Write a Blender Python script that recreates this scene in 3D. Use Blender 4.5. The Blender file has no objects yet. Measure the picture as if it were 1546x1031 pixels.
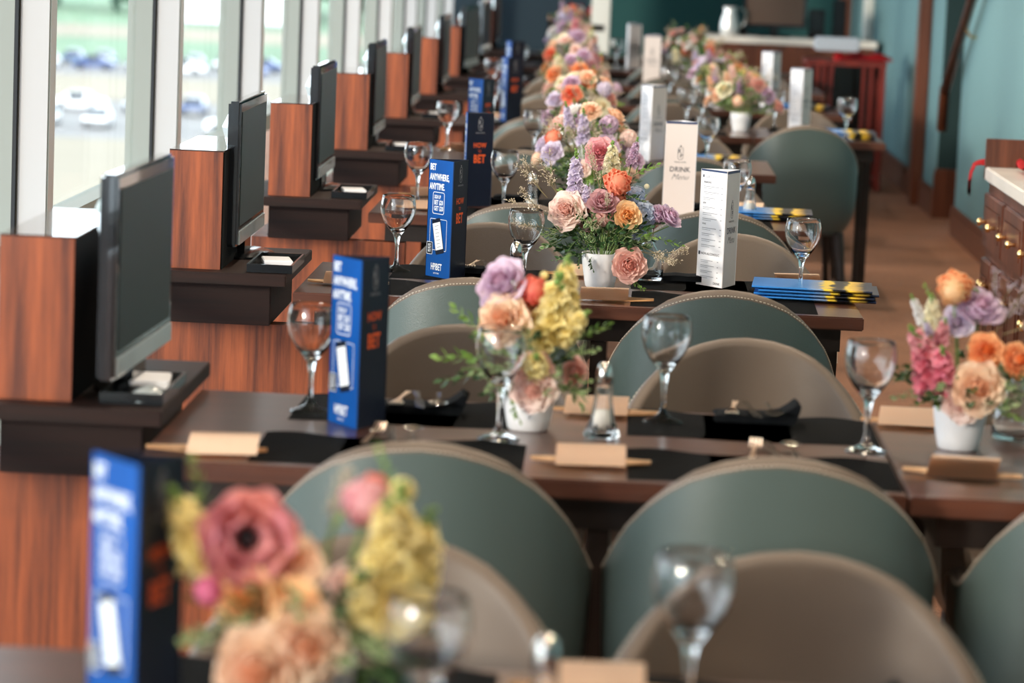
import bpy, bmesh, math, random
from mathutils import Vector, Matrix
random.seed(7)
PI = math.pi
SC = bpy.context.scene
COL = SC.collection
# ------------------------------------------------------------------ camera
cam = bpy.data.cameras.new('camera'); camo = bpy.data.objects.new('camera', cam); COL.objects.link(camo)
right = Vector((0.9984224, 0.0377138, 0.0415980)); down = Vector((0.0461784, -0.1300806, -0.9904275)); fwd = Vector((-0.0319417, 0.9907859, -0.1316169))
m = Matrix.Identity(4)
for i in range(3):
    m[i][0] = right[i]; m[i][1] = -down[i]; m[i][2] = -fwd[i]
m[2][3] = 1.625
camo.matrix_world = m
cam.sensor_width = 36; cam.lens = 4650 / 1546 * 36
cam.clip_end = 3000
cam.dof.use_dof = True; cam.dof.focus_distance = 7.75
cam.dof.aperture_fstop = (cam.lens / 1000) / 0.027
SC.camera = camo
# ------------------------------------------------------------------ light
SC.view_settings.view_transform = 'Standard'; SC.view_settings.look = 'None'
SC.view_settings.gamma = 1; SC.view_settings.exposure = 0.32
W = bpy.data.worlds.new('sky'); SC.world = W; W.use_nodes = True
bg = W.node_tree.nodes['Background']; bg.inputs[0].default_value = (0.80, 0.90, 1.0, 1); bg.inputs[1].default_value = 4.2
sun = bpy.data.lights.new('sun', 'SUN'); sun.energy = 2.6; sun.angle = math.radians(6); sun.color = (1.0, 0.86, 0.72)
suno = bpy.data.objects.new('sun', sun); COL.objects.link(suno)
SUN_DIR = Vector((0.62, 0.76, -0.17)).normalized()
suno.rotation_euler = SUN_DIR.to_track_quat('-Z', 'Y').to_euler()
def area(name, loc, target, sx, sy, power, color):
    l = bpy.data.lights.new(name, 'AREA'); l.shape = 'RECTANGLE'; l.size = sx; l.size_y = sy; l.energy = power; l.color = color
    o = bpy.data.objects.new(name, l); COL.objects.link(o); o.location = loc
    o.rotation_euler = (Vector(target) - Vector(loc)).to_track_quat('-Z', 'Z').to_euler()
    return o
CEIL = 3.0
# ------------------------------------------------------------------ materials
MATS = {}
def nm(name): 
    mt = bpy.data.materials.new(name); mt.use_nodes = True; MATS[name] = mt; return mt
def prin(name, col, rough=0.5, metal=0.0, spec=0.5, noise=None, coat=0, sheen=0, bump=None, trans=0):
    """plain material; noise=(scale, amount, stretch xyz) varies the colour; bump=(scale, strength)"""
    mt = nm(name); nt = mt.node_tree; b = nt.nodes['Principled BSDF']
    b.inputs['Base Color'].default_value = (*col, 1); b.inputs['Roughness'].default_value = rough
    b.inputs['Metallic'].default_value = metal; b.inputs['Specular IOR Level'].default_value = spec
    b.inputs['Coat Weight'].default_value = coat; b.inputs['Sheen Weight'].default_value = sheen
    if noise:
        tc = nt.nodes.new('ShaderNodeTexCoord'); mp = nt.nodes.new('ShaderNodeMapping'); ns = nt.nodes.new('ShaderNodeTexNoise')
        mp.inputs['Scale'].default_value = noise[2]; ns.inputs['Scale'].default_value = noise[0]; ns.inputs['Detail'].default_value = 4
        mx = nt.nodes.new('ShaderNodeMix'); mx.data_type = 'RGBA'
        a = noise[1]
        mx.inputs[6].default_value = tuple(max(0, c * (1 - a)) for c in col) + (1,)
        mx.inputs[7].default_value = tuple(min(1, c * (1 + a)) for c in col) + (1,)
        rp = nt.nodes.new('ShaderNodeMapRange'); rp.inputs[1].default_value = 0.3; rp.inputs[2].default_value = 0.7
        nt.links.new(tc.outputs['Object'], mp.inputs[0]); nt.links.new(mp.outputs[0], ns.inputs['Vector'])
        nt.links.new(ns.outputs['Fac'], rp.inputs[0]); nt.links.new(rp.outputs[0], mx.inputs[0]); nt.links.new(mx.outputs[2], b.inputs['Base Color'])
    if bump:
        tc = nt.nodes.new('ShaderNodeTexCoord'); ns = nt.nodes.new('ShaderNodeTexNoise'); bp = nt.nodes.new('ShaderNodeBump')
        ns.inputs['Scale'].default_value = bump[0]; bp.inputs['Strength'].default_value = bump[1]; bp.inputs['Distance'].default_value = 0.002
        nt.links.new(tc.outputs['Object'], ns.inputs['Vector']); nt.links.new(ns.outputs['Fac'], bp.inputs['Height']); nt.links.new(bp.outputs[0], b.inputs['Normal'])
    return mt
def petal_mat(name, c0, c1, rough=0.6, tl=0.25):
    """petals: translucent, colour drifting between two tones in soft patches"""
    mt = nm(name); nt = mt.node_tree; b = nt.nodes['Principled BSDF']; out = nt.nodes['Material Output']
    tc = nt.nodes.new('ShaderNodeTexCoord'); ns = nt.nodes.new('ShaderNodeTexNoise'); ns.inputs['Scale'].default_value = 28
    mx = nt.nodes.new('ShaderNodeMix'); mx.data_type = 'RGBA'; mx.inputs[6].default_value = (*c0, 1); mx.inputs[7].default_value = (*c1, 1)
    rp = nt.nodes.new('ShaderNodeMapRange'); rp.inputs[1].default_value = 0.35; rp.inputs[2].default_value = 0.65
    nt.links.new(tc.outputs['Object'], ns.inputs['Vector']); nt.links.new(ns.outputs['Fac'], rp.inputs[0]); nt.links.new(rp.outputs[0], mx.inputs[0])
    b.inputs['Roughness'].default_value = rough; nt.links.new(mx.outputs[2], b.inputs['Base Color'])
    t = nt.nodes.new('ShaderNodeBsdfTranslucent'); nt.links.new(mx.outputs[2], t.inputs[0])
    s = nt.nodes.new('ShaderNodeMixShader'); s.inputs[0].default_value = tl
    nt.links.new(b.outputs[0], s.inputs[1]); nt.links.new(t.outputs[0], s.inputs[2]); nt.links.new(s.outputs[0], out.inputs[0])
    return mt
def wood(name, dark, light, scale=7, axis='Z', rough=0.35, coat=0.2):
    mt = nm(name); nt = mt.node_tree; b = nt.nodes['Principled BSDF']
    tc = nt.nodes.new('ShaderNodeTexCoord'); mp = nt.nodes.new('ShaderNodeMapping')
    s = {'Z': (9, 9, 0.45), 'X': (0.45, 9, 9), 'Y': (9, 0.45, 9)}[axis]; mp.inputs['Scale'].default_value = s
    n1 = nt.nodes.new('ShaderNodeTexNoise'); n1.inputs['Scale'].default_value = scale; n1.inputs['Detail'].default_value = 8; n1.inputs['Roughness'].default_value = 0.7
    n2 = nt.nodes.new('ShaderNodeTexNoise'); n2.inputs['Scale'].default_value = scale * 0.25; n2.inputs['Detail'].default_value = 2
    ad = nt.nodes.new('ShaderNodeMath'); ad.operation = 'ADD'
    rp = nt.nodes.new('ShaderNodeMapRange'); rp.inputs[1].default_value = 0.72; rp.inputs[2].default_value = 1.28
    mx = nt.nodes.new('ShaderNodeMix'); mx.data_type = 'RGBA'; mx.inputs[6].default_value = (*dark, 1); mx.inputs[7].default_value = (*light, 1)
    nt.links.new(tc.outputs['Object'], mp.inputs[0]); nt.links.new(mp.outputs[0], n1.inputs['Vector']); nt.links.new(mp.outputs[0], n2.inputs['Vector'])
    nt.links.new(n1.outputs['Fac'], ad.inputs[0]); nt.links.new(n2.outputs['Fac'], ad.inputs[1]); nt.links.new(ad.outputs[0], rp.inputs[0])
    nt.links.new(rp.outputs[0], mx.inputs[0]); nt.links.new(mx.outputs[2], b.inputs['Base Color'])
    b.inputs['Roughness'].default_value = rough; b.inputs['Coat Weight'].default_value = coat; b.inputs['Coat Roughness'].default_value = 0.25
    return mt
def glass(name, col=(1, 1, 1), ior=1.47, rough=0.0):
    mt = nm(name); nt = mt.node_tree; b = nt.nodes['Principled BSDF']
    b.inputs['Base Color'].default_value = (*col, 1); b.inputs['Roughness'].default_value = rough
    b.inputs['Transmission Weight'].default_value = 1; b.inputs['IOR'].default_value = ior
    return mt
def pane_mat(name):
    mt = nm(name); nt = mt.node_tree; nt.nodes.remove(nt.nodes['Principled BSDF']); out = nt.nodes['Material Output']
    t = nt.nodes.new('ShaderNodeBsdfTransparent'); t.inputs[0].default_value = (0.95, 0.97, 0.96, 1)
    g = nt.nodes.new('ShaderNodeBsdfGlossy'); g.inputs['Roughness'].default_value = 0.02
    s = nt.nodes.new('ShaderNodeMixShader'); s.inputs[0].default_value = 0.05; nt.links.new(t.outputs[0], s.inputs[1]); nt.links.new(g.outputs[0], s.inputs[2])
    nt.links.new(s.outputs[0], out.inputs[0]); return mt
def lamp_mat(name, col, strength):
    mt = nm(name); nt = mt.node_tree; b = nt.nodes['Principled BSDF']
    b.inputs['Emission Color'].default_value = (*col, 1); b.inputs['Emission Strength'].default_value = strength; return mt
def S(r, g, b):
    f = lambda c: (c / 255 / 12.92) if c <= 10 else ((c / 255 + 0.055) / 1.055) ** 2.4
    return (f(r), f(g), f(b))
wood('veneer', S(80, 34, 17), S(162, 82, 42), 9, 'Z', 0.45, 0.15)
wood('slab_wood', S(22, 11, 8), S(42, 20, 14), 8, 'X', 0.5, 0.0)
MATS['slab_wood'].node_tree.nodes['Principled BSDF'].inputs['Specular IOR Level'].default_value = 0.25
wood('table_wood', S(58, 32, 24), S(92, 54, 40), 6, 'X', 0.3, 0.6)
wood('trim_wood', S(74, 36, 22), S(120, 66, 42), 6, 'Z', 0.4, 0.3)
wood('cabinet_wood', S(70, 36, 24), S(116, 66, 46), 6, 'Z', 0.35, 0.4)
wood('dark_leg', S(20, 14, 12), S(34, 22, 18), 6, 'Z', 0.4, 0.2)
wood('rack_wood', S(90, 26, 22), S(130, 44, 34), 6, 'Z', 0.4, 0.3)
wood('boat_wood', S(214, 178, 140), S(238, 208, 172), 8, 'X', 0.7, 0)
prin('leather_green', S(72, 85, 83), 0.38, bump=(450, 0.25), noise=(3, 0.06, (1, 1, 1)))
prin('leather_taupe', S(99, 85, 74), 0.45, bump=(450, 0.25), noise=(3, 0.05, (1, 1, 1)))
prin('thread', S(205, 196, 180), 0.8)
prin('mat_fabric', S(13, 14, 16), 0.9, bump=(900, 0.6), spec=0.2)
prin('napkin', S(14, 17, 21), 0.95, bump=(700, 0.4), spec=0.1)
prin('steel', (0.75, 0.72, 0.68), 0.16, 1.0)
prin('copper_steel', (0.95, 0.80, 0.66), 0.32, 1.0)
prin('brass', (0.85, 0.62, 0.30), 0.22, 1.0)
prin('card', S(226, 196, 170), 0.8, noise=(6, 0.05, (0.3, 40, 1)))
prin('card_print', S(120, 96, 80), 0.8)
prin('green_edge', S(150, 172, 120), 0.7)
prin('porcelain', S(226, 226, 230), 0.35, bump=(60, 0.1))
prin('blue', S(6, 76, 154), 0.6, spec=0.2, noise=(9, 0.25, (1, 1, 0.3)))
prin('navy', S(12, 22, 42), 0.5, spec=0.3)
prin('midnight', S(24, 48, 92), 0.45)
prin('white_ink', S(232, 238, 246), 0.6)
prin('orange_ink', S(228, 92, 34), 0.6)
prin('grey_ink', S(150, 152, 160), 0.6)
prin('dark_ink', S(40, 46, 62), 0.6)
prin('menu_paper', S(236, 236, 242), 0.6)
prin('menu_paper_warm', S(214, 203, 200), 0.6)
prin('plastic_black', S(14, 18, 22), 0.22, coat=0.5)
prin('bezel', S(24, 28, 34), 0.12, coat=1.0)
prin('matte_black', S(8, 9, 11), 0.8, spec=0.15)
prin('laminate', S(60, 34, 26), 0.12, coat=1.0)
prin('silver_plastic', S(168, 180, 186), 0.25, coat=0.6)
prin('screen', S(34, 50, 54), 0.42, spec=0.5)
prin('paper_white', S(232, 234, 240), 0.6)
prin('mullion_grey', S(144, 151, 147), 0.55)
prin('mullion_white', S(186, 187, 190), 0.5)
prin('gasket', S(20, 26, 34), 0.6)
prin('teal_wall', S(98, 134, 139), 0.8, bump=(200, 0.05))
prin('teal_dark', S(26, 76, 76), 0.8); prin('teal_shaded', S(8, 42, 45), 0.8)  # the deepest teal has the wall end's shadow put into its colour
prin('ceiling_paint', S(120, 112, 102), 0.9)
prin('white_paint', S(224, 222, 214), 0.6)
prin('red_cloth', S(198, 28, 36), 0.8, bump=(60, 0.6))
prin('marble', S(224, 216, 208), 0.25, noise=(4, 0.06, (1, 1, 1)))
prin('salt', S(235, 232, 225), 0.8)
prin('stem', S(110, 138, 74), 0.6)
prin('twig', S(128, 116, 84), 0.8)
prin('wisp', S(206, 190, 168), 0.8)
prin('wisp_mauve', S(186, 172, 188), 0.8)
petal_mat('leaf_dark', S(30, 58, 30), S(54, 90, 44), 0.45, 0.15)
petal_mat('leaf_light', S(104, 142, 64), S(140, 172, 86), 0.5, 0.3)
petal_mat('leaf_edge', S(206, 212, 168), S(190, 202, 150), 0.5, 0.3)
petal_mat('leaf_mid', S(62, 100, 54), S(92, 128, 72), 0.5, 0.2)
PAL = dict(blush=((244, 208, 198), (250, 226, 214)), mauve=((190, 132, 142), (206, 152, 158)), coral=((240, 110, 74), (250, 148, 104)),
           red=((228, 62, 54), (246, 120, 92)), apricot=((246, 186, 116), (250, 208, 150)), lilac=((204, 168, 200), (220, 192, 216)),
           blue=((150, 170, 206), (180, 192, 216)), pink=((226, 140, 152), (238, 170, 176)), peach=((248, 200, 164), (250, 220, 188)),
           yellow=((240, 220, 130), (248, 234, 170)), orange=((246, 142, 76), (250, 176, 110)), cream=((240, 232, 196), (248, 242, 216)),
           magenta=((204, 60, 110), (222, 96, 140)), white=((238, 234, 232), (248, 246, 244)), rosy=((232, 168, 156), (242, 190, 176)),
           poppy=((206, 110, 128), (232, 140, 130)), palelilac=((214, 200, 226), (226, 214, 234)), brightpink=((232, 104, 136), (244, 140, 160)))
for k, (a, b) in PAL.items():
    up = lambda c, q=0.22: S(*[v + (255 - v) * q for v in c])
    petal_mat('petal_' + k, up(a), up(b), 0.6, 0.35)
    petal_mat('petal_' + k + '_heart', S(*[v * w for v, w in zip(a, (1.0, 0.93, 0.90))]), S(*a), 0.6, 0.3)
prin('seed_dark', S(24, 20, 30), 0.6)
glass('crystal'); glass('vase_glass', (0.96, 0.98, 0.98))
pane_mat('pane')
prin('asphalt', S(112, 108, 106), 0.9, noise=(0.05, 0.1, (1, 1, 1)))
prin('grass', S(88, 110, 84), 0.95, noise=(0.02, 0.25, (1, 0.3, 1)))
prin('dirt_track', S(124, 114, 98), 0.95, noise=(0.03, 0.08, (1, 1, 1)))
prin('tree_leaf', S(44, 76, 62), 0.9, noise=(0.3, 0.3, (1, 1, 1)))
prin('car_white', S(235, 235, 238), 0.3, coat=0.6); prin('car_blue', S(60, 80, 130), 0.3, coat=0.6); prin('car_silver', S(170, 176, 184), 0.3, coat=0.6)
prin('car_glass', S(30, 36, 44), 0.1)
def carpet():
    mt = nm('carpet'); nt = mt.node_tree; b = nt.nodes['Principled BSDF']
    tc = nt.nodes.new('ShaderNodeTexCoord'); vo = nt.nodes.new('ShaderNodeTexVoronoi'); vo.inputs['Scale'].default_value = 170
    n = nt.nodes.new('ShaderNodeTexNoise'); n.inputs['Scale'].default_value = 2.5
    mp = nt.nodes.new('ShaderNodeMapping'); mp.inputs['Scale'].default_value = (1, 0.45, 1)
    mx = nt.nodes.new('ShaderNodeMix'); mx.data_type = 'RGBA'; mx.inputs[6].default_value = (*S(70, 44, 32), 1); mx.inputs[7].default_value = (*S(150, 104, 78), 1)
    ad = nt.nodes.new('ShaderNodeMath'); ad.operation = 'MULTIPLY_ADD'; ad.inputs[1].default_value = 0.7
    nt.links.new(tc.outputs['Object'], mp.inputs[0]); nt.links.new(mp.outputs[0], vo.inputs['Vector']); nt.links.new(tc.outputs['Object'], n.inputs['Vector'])
    nt.links.new(vo.outputs['Distance'], ad.inputs[0]); nt.links.new(n.outputs['Fac'], ad.inputs[2]); nt.links.new(ad.outputs[0], mx.inputs[0])
    nt.links.new(mx.outputs[2], b.inputs['Base Color']); b.inputs['Roughness'].default_value = 0.95
    bp = nt.nodes.new('ShaderNodeBump'); bp.inputs['Strength'].default_value = 0.5; bp.inputs['Distance'].default_value = 0.004
    nt.links.new(vo.outputs['Distance'], bp.inputs['Height']); nt.links.new(bp.outputs[0], b.inputs['Normal'])
carpet()
def booklet_mat():
    mt = nm('booklet_cover'); nt = mt.node_tree; b = nt.nodes['Principled BSDF']
    tc = nt.nodes.new('ShaderNodeTexCoord'); sp = nt.nodes.new('ShaderNodeSeparateXYZ'); n = nt.nodes.new('ShaderNodeTexNoise'); n.inputs['Scale'].default_value = 30
    ad = nt.nodes.new('ShaderNodeMath'); ad.operation = 'MULTIPLY_ADD'; ad.inputs[1].default_value = 0.05
    mr = nt.nodes.new('ShaderNodeMapRange'); mr.inputs[1].default_value = -0.13; mr.inputs[2].default_value = 0.18
    cr = nt.nodes.new('ShaderNodeValToRGB'); e = cr.color_ramp; e.interpolation = 'LINEAR'
    e.elements[0].position = 0; e.elements[0].color = (*S(40, 120, 200), 1); e.elements[1].position = 1; e.elements[1].color = (*S(24, 40, 70), 1)
    for p, c in ((0.45, S(60, 130, 200)), (0.56, S(130, 150, 180)), (0.6, S(240, 205, 60)), (0.66, S(236, 200, 70)), (0.68, S(18, 22, 32)), (0.76, S(14, 20, 30)), (0.79, S(240, 200, 60)), (0.86, S(200, 160, 60)), (0.9, S(16, 24, 40))):
        x = e.elements.new(p); x.color = (*c, 1)
    nt.links.new(tc.outputs['Object'], sp.inputs[0]); nt.links.new(tc.outputs['Object'], n.inputs['Vector'])
    nt.links.new(n.outputs['Fac'], ad.inputs[0]); nt.links.new(sp.outputs[0], ad.inputs[2]); nt.links.new(ad.outputs[0], mr.inputs[0])
    nt.links.new(mr.outputs[0], cr.inputs[0]); nt.links.new(cr.outputs[0], b.inputs['Base Color']); b.inputs['Roughness'].default_value = 0.3
booklet_mat()
# ------------------------------------------------------------------ helpers
def tag(o, label, cat, group=None, kind=None):
    if label: o['label'] = label
    if cat: o['category'] = cat
    if group: o['group'] = group
    if kind: o['kind'] = kind
    return o
def empty(name, loc=(0, 0, 0), rz=0, label=None, cat=None, group=None):
    o = bpy.data.objects.new(name, None); COL.objects.link(o); o.location = loc; o.rotation_euler = (0, 0, rz); o.empty_display_size = 0.05
    return tag(o, label, cat, group)
def mesh_of(name, bm, mats, smooth=False, autosmooth=None):
    me = bpy.data.meshes.new(name); bm.normal_update(); bm.to_mesh(me); bm.free()
    for mt in ([mats] if isinstance(mats, str) else mats): me.materials.append(MATS[mt])
    if smooth: me.polygons.foreach_set('use_smooth', [True] * len(me.polygons))
    if autosmooth: me.set_sharp_from_angle(angle=math.radians(autosmooth))
    return me
def obj(name, bm, mats, parent=None, loc=(0, 0, 0), rot=(0, 0, 0), smooth=False, asm=None):
    me = bm if isinstance(bm, bpy.types.Mesh) else mesh_of(name, bm, mats, smooth or bool(asm), asm)
    o = bpy.data.objects.new(name, me); COL.objects.link(o); o.location = loc; o.rotation_euler = rot
    if parent: o.parent = parent
    return o
def struct(name, bm, mats, **k):
    o = obj(name, bm, mats, **k); o['kind'] = 'structure'; return o
def box(bm, x0, x1, y0, y1, z0, z1, mi=0, bev=0):
    r = bmesh.ops.create_cube(bm, size=1.0, matrix=Matrix.Translation(((x0 + x1) / 2, (y0 + y1) / 2, (z0 + z1) / 2)) @ Matrix.Diagonal((x1 - x0, y1 - y0, z1 - z0, 1)))
    vs = r['verts']; fs = {f for v in vs for f in v.link_faces}
    for f in fs: f.material_index = mi
    if bev:
        es = {e for v in vs for e in v.link_edges}
        bmesh.ops.bevel(bm, geom=list(es), offset=bev, segments=2, affect='EDGES', clamp_overlap=True)
    return bm
def B(*a, **k): return box(bmesh.new(), *a, **k)
def lathe(bm, prof, n=32, mi=0, M=None, flute=None, closed=True):
    """prof: list of (r, z); poles where r == 0"""
    rings = []
    for (r, z) in prof:
        if r < 1e-6: rings.append([bm.verts.new((0, 0, z))]); continue
        ring = []
        for k in range(n):
            a = 2 * PI * k / n; rr = r
            if flute: rr = r * (1 + flute[1] * math.cos(flute[0] * a))
            ring.append(bm.verts.new((rr * math.cos(a), rr * math.sin(a), z)))
        rings.append(ring)
    fs = []
    for A, Bq in zip(rings, rings[1:]):
        for k in range(n):
            k2 = (k + 1) % n
            if len(A) == 1 and len(Bq) == 1: continue
            if len(A) == 1: fs.append(bm.faces.new((A[0], Bq[k2], Bq[k])))
            elif len(Bq) == 1: fs.append(bm.faces.new((A[k], A[k2], Bq[0])))
            else: fs.append(bm.faces.new((A[k], A[k2], Bq[k2], Bq[k])))
    for f in fs: f.material_index = mi
    if M is not None: bmesh.ops.transform(bm, matrix=M, verts=[v for r in rings for v in r])
    return bm
def tube(bm, pts, rad, n=6, mi=0, caps=True):
    pts = [Vector(p) for p in pts]
    rads = rad if isinstance(rad, (list, tuple)) else [rad] * len(pts)
    rings = []; up = Vector((0.13, 0.31, 0.94)).normalized()
    for i, p in enumerate(pts):
        t = (pts[min(i + 1, len(pts) - 1)] - pts[max(i - 1, 0)]).normalized()
        if abs(t.dot(up)) > 0.97: up2 = Vector((1, 0.1, 0))
        else: up2 = up
        u = t.cross(up2).normalized(); v = t.cross(u).normalized()
        rings.append([bm.verts.new(p + rads[i] * (math.cos(2 * PI * k / n) * u + math.sin(2 * PI * k / n) * v)) for k in range(n)])
    for A, Bq in zip(rings, rings[1:]):
        for k in range(n):
            f = bm.faces.new((A[k], A[(k + 1) % n], Bq[(k + 1) % n], Bq[k])); f.material_index = mi
    if caps:
        for r in (rings[0], rings[-1]):
            f = bm.faces.new(r); f.material_index = mi
    return bm
def grid(bm, P, mi=0, flip=False):
    V = [[bm.verts.new(p) for p in row] for row in P]
    for i in range(len(V) - 1):
        for j in range(len(V[0]) - 1):
            q = (V[i][j], V[i][j + 1], V[i + 1][j + 1], V[i + 1][j])
            f = bm.faces.new(q if not flip else q[::-1]); f.material_index = mi(i, j) if callable(mi) else mi
    return V
TXT = {}
def text_into(bm, body, size, M, mi, sx=1.0, off=0.0, shear=0.0, align='CENTER'):
    key = (body, off, shear, align)
    if key not in TXT:
        c = bpy.data.curves.new('lettering', 'FONT'); c.body = body; c.size = 1; c.offset = off; c.shear = shear; c.align_x = align; c.resolution_u = 2
        c.space_character = 1.0 + off * 2
        o = bpy.data.objects.new('lettering', c)
        COL.objects.link(o)
        dg = bpy.context.evaluated_depsgraph_get(); me = bpy.data.meshes.new_from_object(o.evaluated_get(dg))
        TXT[key] = ([v.co.copy() for v in me.vertices], [tuple(p.vertices) for p in me.polygons])
        bpy.data.objects.remove(o); bpy.data.curves.remove(c); bpy.data.meshes.remove(me)
    vs, ps = TXT[key]
    # the letters lie in the x-z plane of M
    nv = [bm.verts.new(M @ Vector((v.x * size * sx, 0, v.y * size))) for v in vs]
    for p in ps:
        try: f = bm.faces.new([nv[i] for i in p]); f.material_index = mi
        except ValueError: pass
def children(o): return [c for c in o.children]
def dup(root, loc, rz=None, label=None, group=None, scale=None, rot=None):
    r = root.copy(); COL.objects.link(r); r.location = loc
    if rz is not None: r.rotation_euler = (0, 0, rz)
    if rot is not None: r.rotation_euler = rot
    if scale: r.scale = (scale,) * 3
    if label: r['label'] = label
    if group: r['group'] = group
    for ch in children(root):
        c = ch.copy(); COL.objects.link(c); c.parent = r
        for g in children(ch):
            d = g.copy(); COL.objects.link(d); d.parent = c
    return r
class Kind:
    """one prototype; first use moves it, later uses copy it"""
    def __init__(s, proto): s.p = proto; s.used = False
    def put(s, loc, rz=0, label=None, group=None, rot=None, scale=None):
        if not s.used:
            s.used = True; o = s.p; o.location = loc; o.rotation_euler = rot if rot is not None else (0, 0, rz)
            if label: o['label'] = label
            if group: o['group'] = group
            if scale: o.scale = (scale,) * 3
            s.src = o; return o
        return dup(s.src, loc, rz, label, group, scale, rot)
ORD = ['nearest', 'second', 'third', 'fourth', 'fifth', 'sixth', 'seventh', 'eighth', 'ninth', 'tenth']
def tb(k): return ORD[k] + ' table'
# rows: near edge Y, far edge Y
YN = [2.84, 4.92, 7.30, 9.45, 11.72, 13.95, 16.1, 18.25, 20.4, 22.5]
DEP = 0.76
YF = [y + DEP for y in YN]; YF[0] = 3.60; YF[1] = 5.70; YF[2] = 8.0
XL = -0.765; XR = [0.56, 0.49, 0.60, 0.6, 0.6, 0.6, 0.6, 0.6, 0.6, 0.6]
TT = 0.75
# ------------------------------------------------------------------ room shell
struct('floor', B(-3.0, 5.0, -8, 30, -0.1, 0.0), 'carpet')
struct('ceiling', B(-3.0, 5.0, -8, 30, CEIL, CEIL + 0.1), 'ceiling_paint')
WX = -1.44
def window(n, y0, y1):
    e = empty('window_%d' % n, (0, y0, 0)); e['kind'] = 'structure'
    bm = bmesh.new(); L = y1 - y0
    box(bm, WX - 0.075, WX, 0, 0.07, 0.12, CEIL, 0)
    box(bm, WX - 0.075, WX, 0.07, L, 0.78, 0.845, 0)
    box(bm, WX - 0.075, WX, 0.07, L, 0.12, 0.2, 0)
    box(bm, WX - 0.075, WX, 0.07, L, CEIL - 0.15, CEIL, 0)
    box(bm, WX, WX + 0.009, 0.0, 0.09, 0.12, CEIL, 1)
    box(bm, WX + 0.009, WX + 0.085, 0.01, 0.09, 0.12, CEIL, 2, bev=0.004)
    obj('window_frame', bm, ['mullion_grey', 'gasket', 'mullion_white'], e)
    obj('pane', B(WX - 0.06, WX - 0.05, 0.07, L, 0.2, CEIL - 0.15), 'pane', e)
ys = [7.26 + 2.13 * k for k in range(-5, 10)]
struct('wall_left_behind', B(WX - 0.2, WX, -7.85, -3.39, 0, CEIL), 'mullion_white')
for i, y in enumerate(ys[:-1]): window(i + 1, y, ys[i + 1])
struct('wall_left', B(WX - 0.2, WX - 0.001, ys[0] - 0.2, 27.0, 0, 0.12), 'white_paint')
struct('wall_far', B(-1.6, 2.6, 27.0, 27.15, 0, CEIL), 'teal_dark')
# left-far corner closing the window wall
struct('trim_1', B(-1.64, -1.44, ys[-1], 27.0, 0.12, CEIL), 'mullion_white')
# right side: wall by the aisle, passage, next wall pieces with timber post
RX = 1.945
struct('wall_right', B(RX, RX + 0.17, 3.0, 17.8, 0, CEIL), 'teal_wall')
struct('wall_behind', B(-3.0, 5.0, -8.0, -7.85, 0, CEIL), 'teal_wall')
struct('wall_side', B(4.6, 4.75, -7.85, 3.0, 0, CEIL), 'teal_wall')
struct('wall_return', B(RX + 0.17, 4.6, 2.85, 3.0, 0, CEIL), 'teal_wall')
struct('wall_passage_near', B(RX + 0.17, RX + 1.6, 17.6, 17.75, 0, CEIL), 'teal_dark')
e = bmesh.new(); box(e, RX + 0.005, RX + 0.17, 18.92, 27.0, 0, CEIL)
struct('wall_passage', e, 'teal_wall')
e = bmesh.new(); box(e, RX - 0.0, RX + 0.19, 18.9, 18.92, 0.0, CEIL)  # thin sheet over the wall end, coloured darker to stand for its shadow
struct('wall_end_shaded', e, 'teal_shaded')
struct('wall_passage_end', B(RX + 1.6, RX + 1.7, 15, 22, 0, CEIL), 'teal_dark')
def basebd(name, x0, x1, y0, y1, h=0.17):
    bm = bmesh.new(); box(bm, x0, x1, y0, y1, 0, h - 0.03); box(bm, x0 + 0.004, x1 - 0.004 if x1 - x0 < 0.1 else x1, y0 + 0.002, y1 - 0.002, h - 0.03, h, 0, bev=0.004)
    return struct(name, bm, 'trim_wood')
basebd('baseboard_right', RX - 0.022, RX - 0.001, 3.0, 17.8)
basebd('baseboard_passage', RX - 0.02, RX + 0.19, 18.875, 18.899, 0.3)
basebd('baseboard_beyond', RX - 0.022, RX - 0.001, 18.92, 27.0)
struct('trim_3', B(RX - 0.075, RX + 0.0, 19.75, 19.92, 0, CEIL, bev=0.006), 'trim_wood')
struct('trim_4', B(RX - 0.06, RX - 0.0, 24.4, 24.7, 0, CEIL, bev=0.004), 'white_paint')
struct('trim_5', B(1.80, 1.90, 26.2, 26.32, 0, CEIL, bev=0.004), 'trim_wood')
struct('trim_6', B(-0.27, -0.12, 24.4, 24.55, 0, CEIL, bev=0.006), 'white_paint')
# handrail sloping along the right wall
bm = bmesh.new()
tube(bm, [(RX - 0.07, 14.6, 2.48), (RX - 0.07, 18.08, 0.80)], 0.028, 8)
tube(bm, [(RX - 0.07, 18.06, 0.84), (RX - 0.07, 18.10, 0.58)], 0.03, 8)
hr = empty('handrail', (0, 0, 0), 0, 'wooden handrail sloping down along the pale teal right wall', 'handrail')
obj('rail', bm, 'trim_wood', hr, smooth=True)
for q in (15.2, 17.2):
    z = 2.48 + (q - 14.6) * (0.80 - 2.48) / 3.48
    obj('bracket', tube(bmesh.new(), [(RX - 0.07, q, z - 0.02), (RX - 0.03, q, z - 0.07), (RX + 0.0, q, z - 0.07)], 0.008), 'brass', hr)
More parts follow.
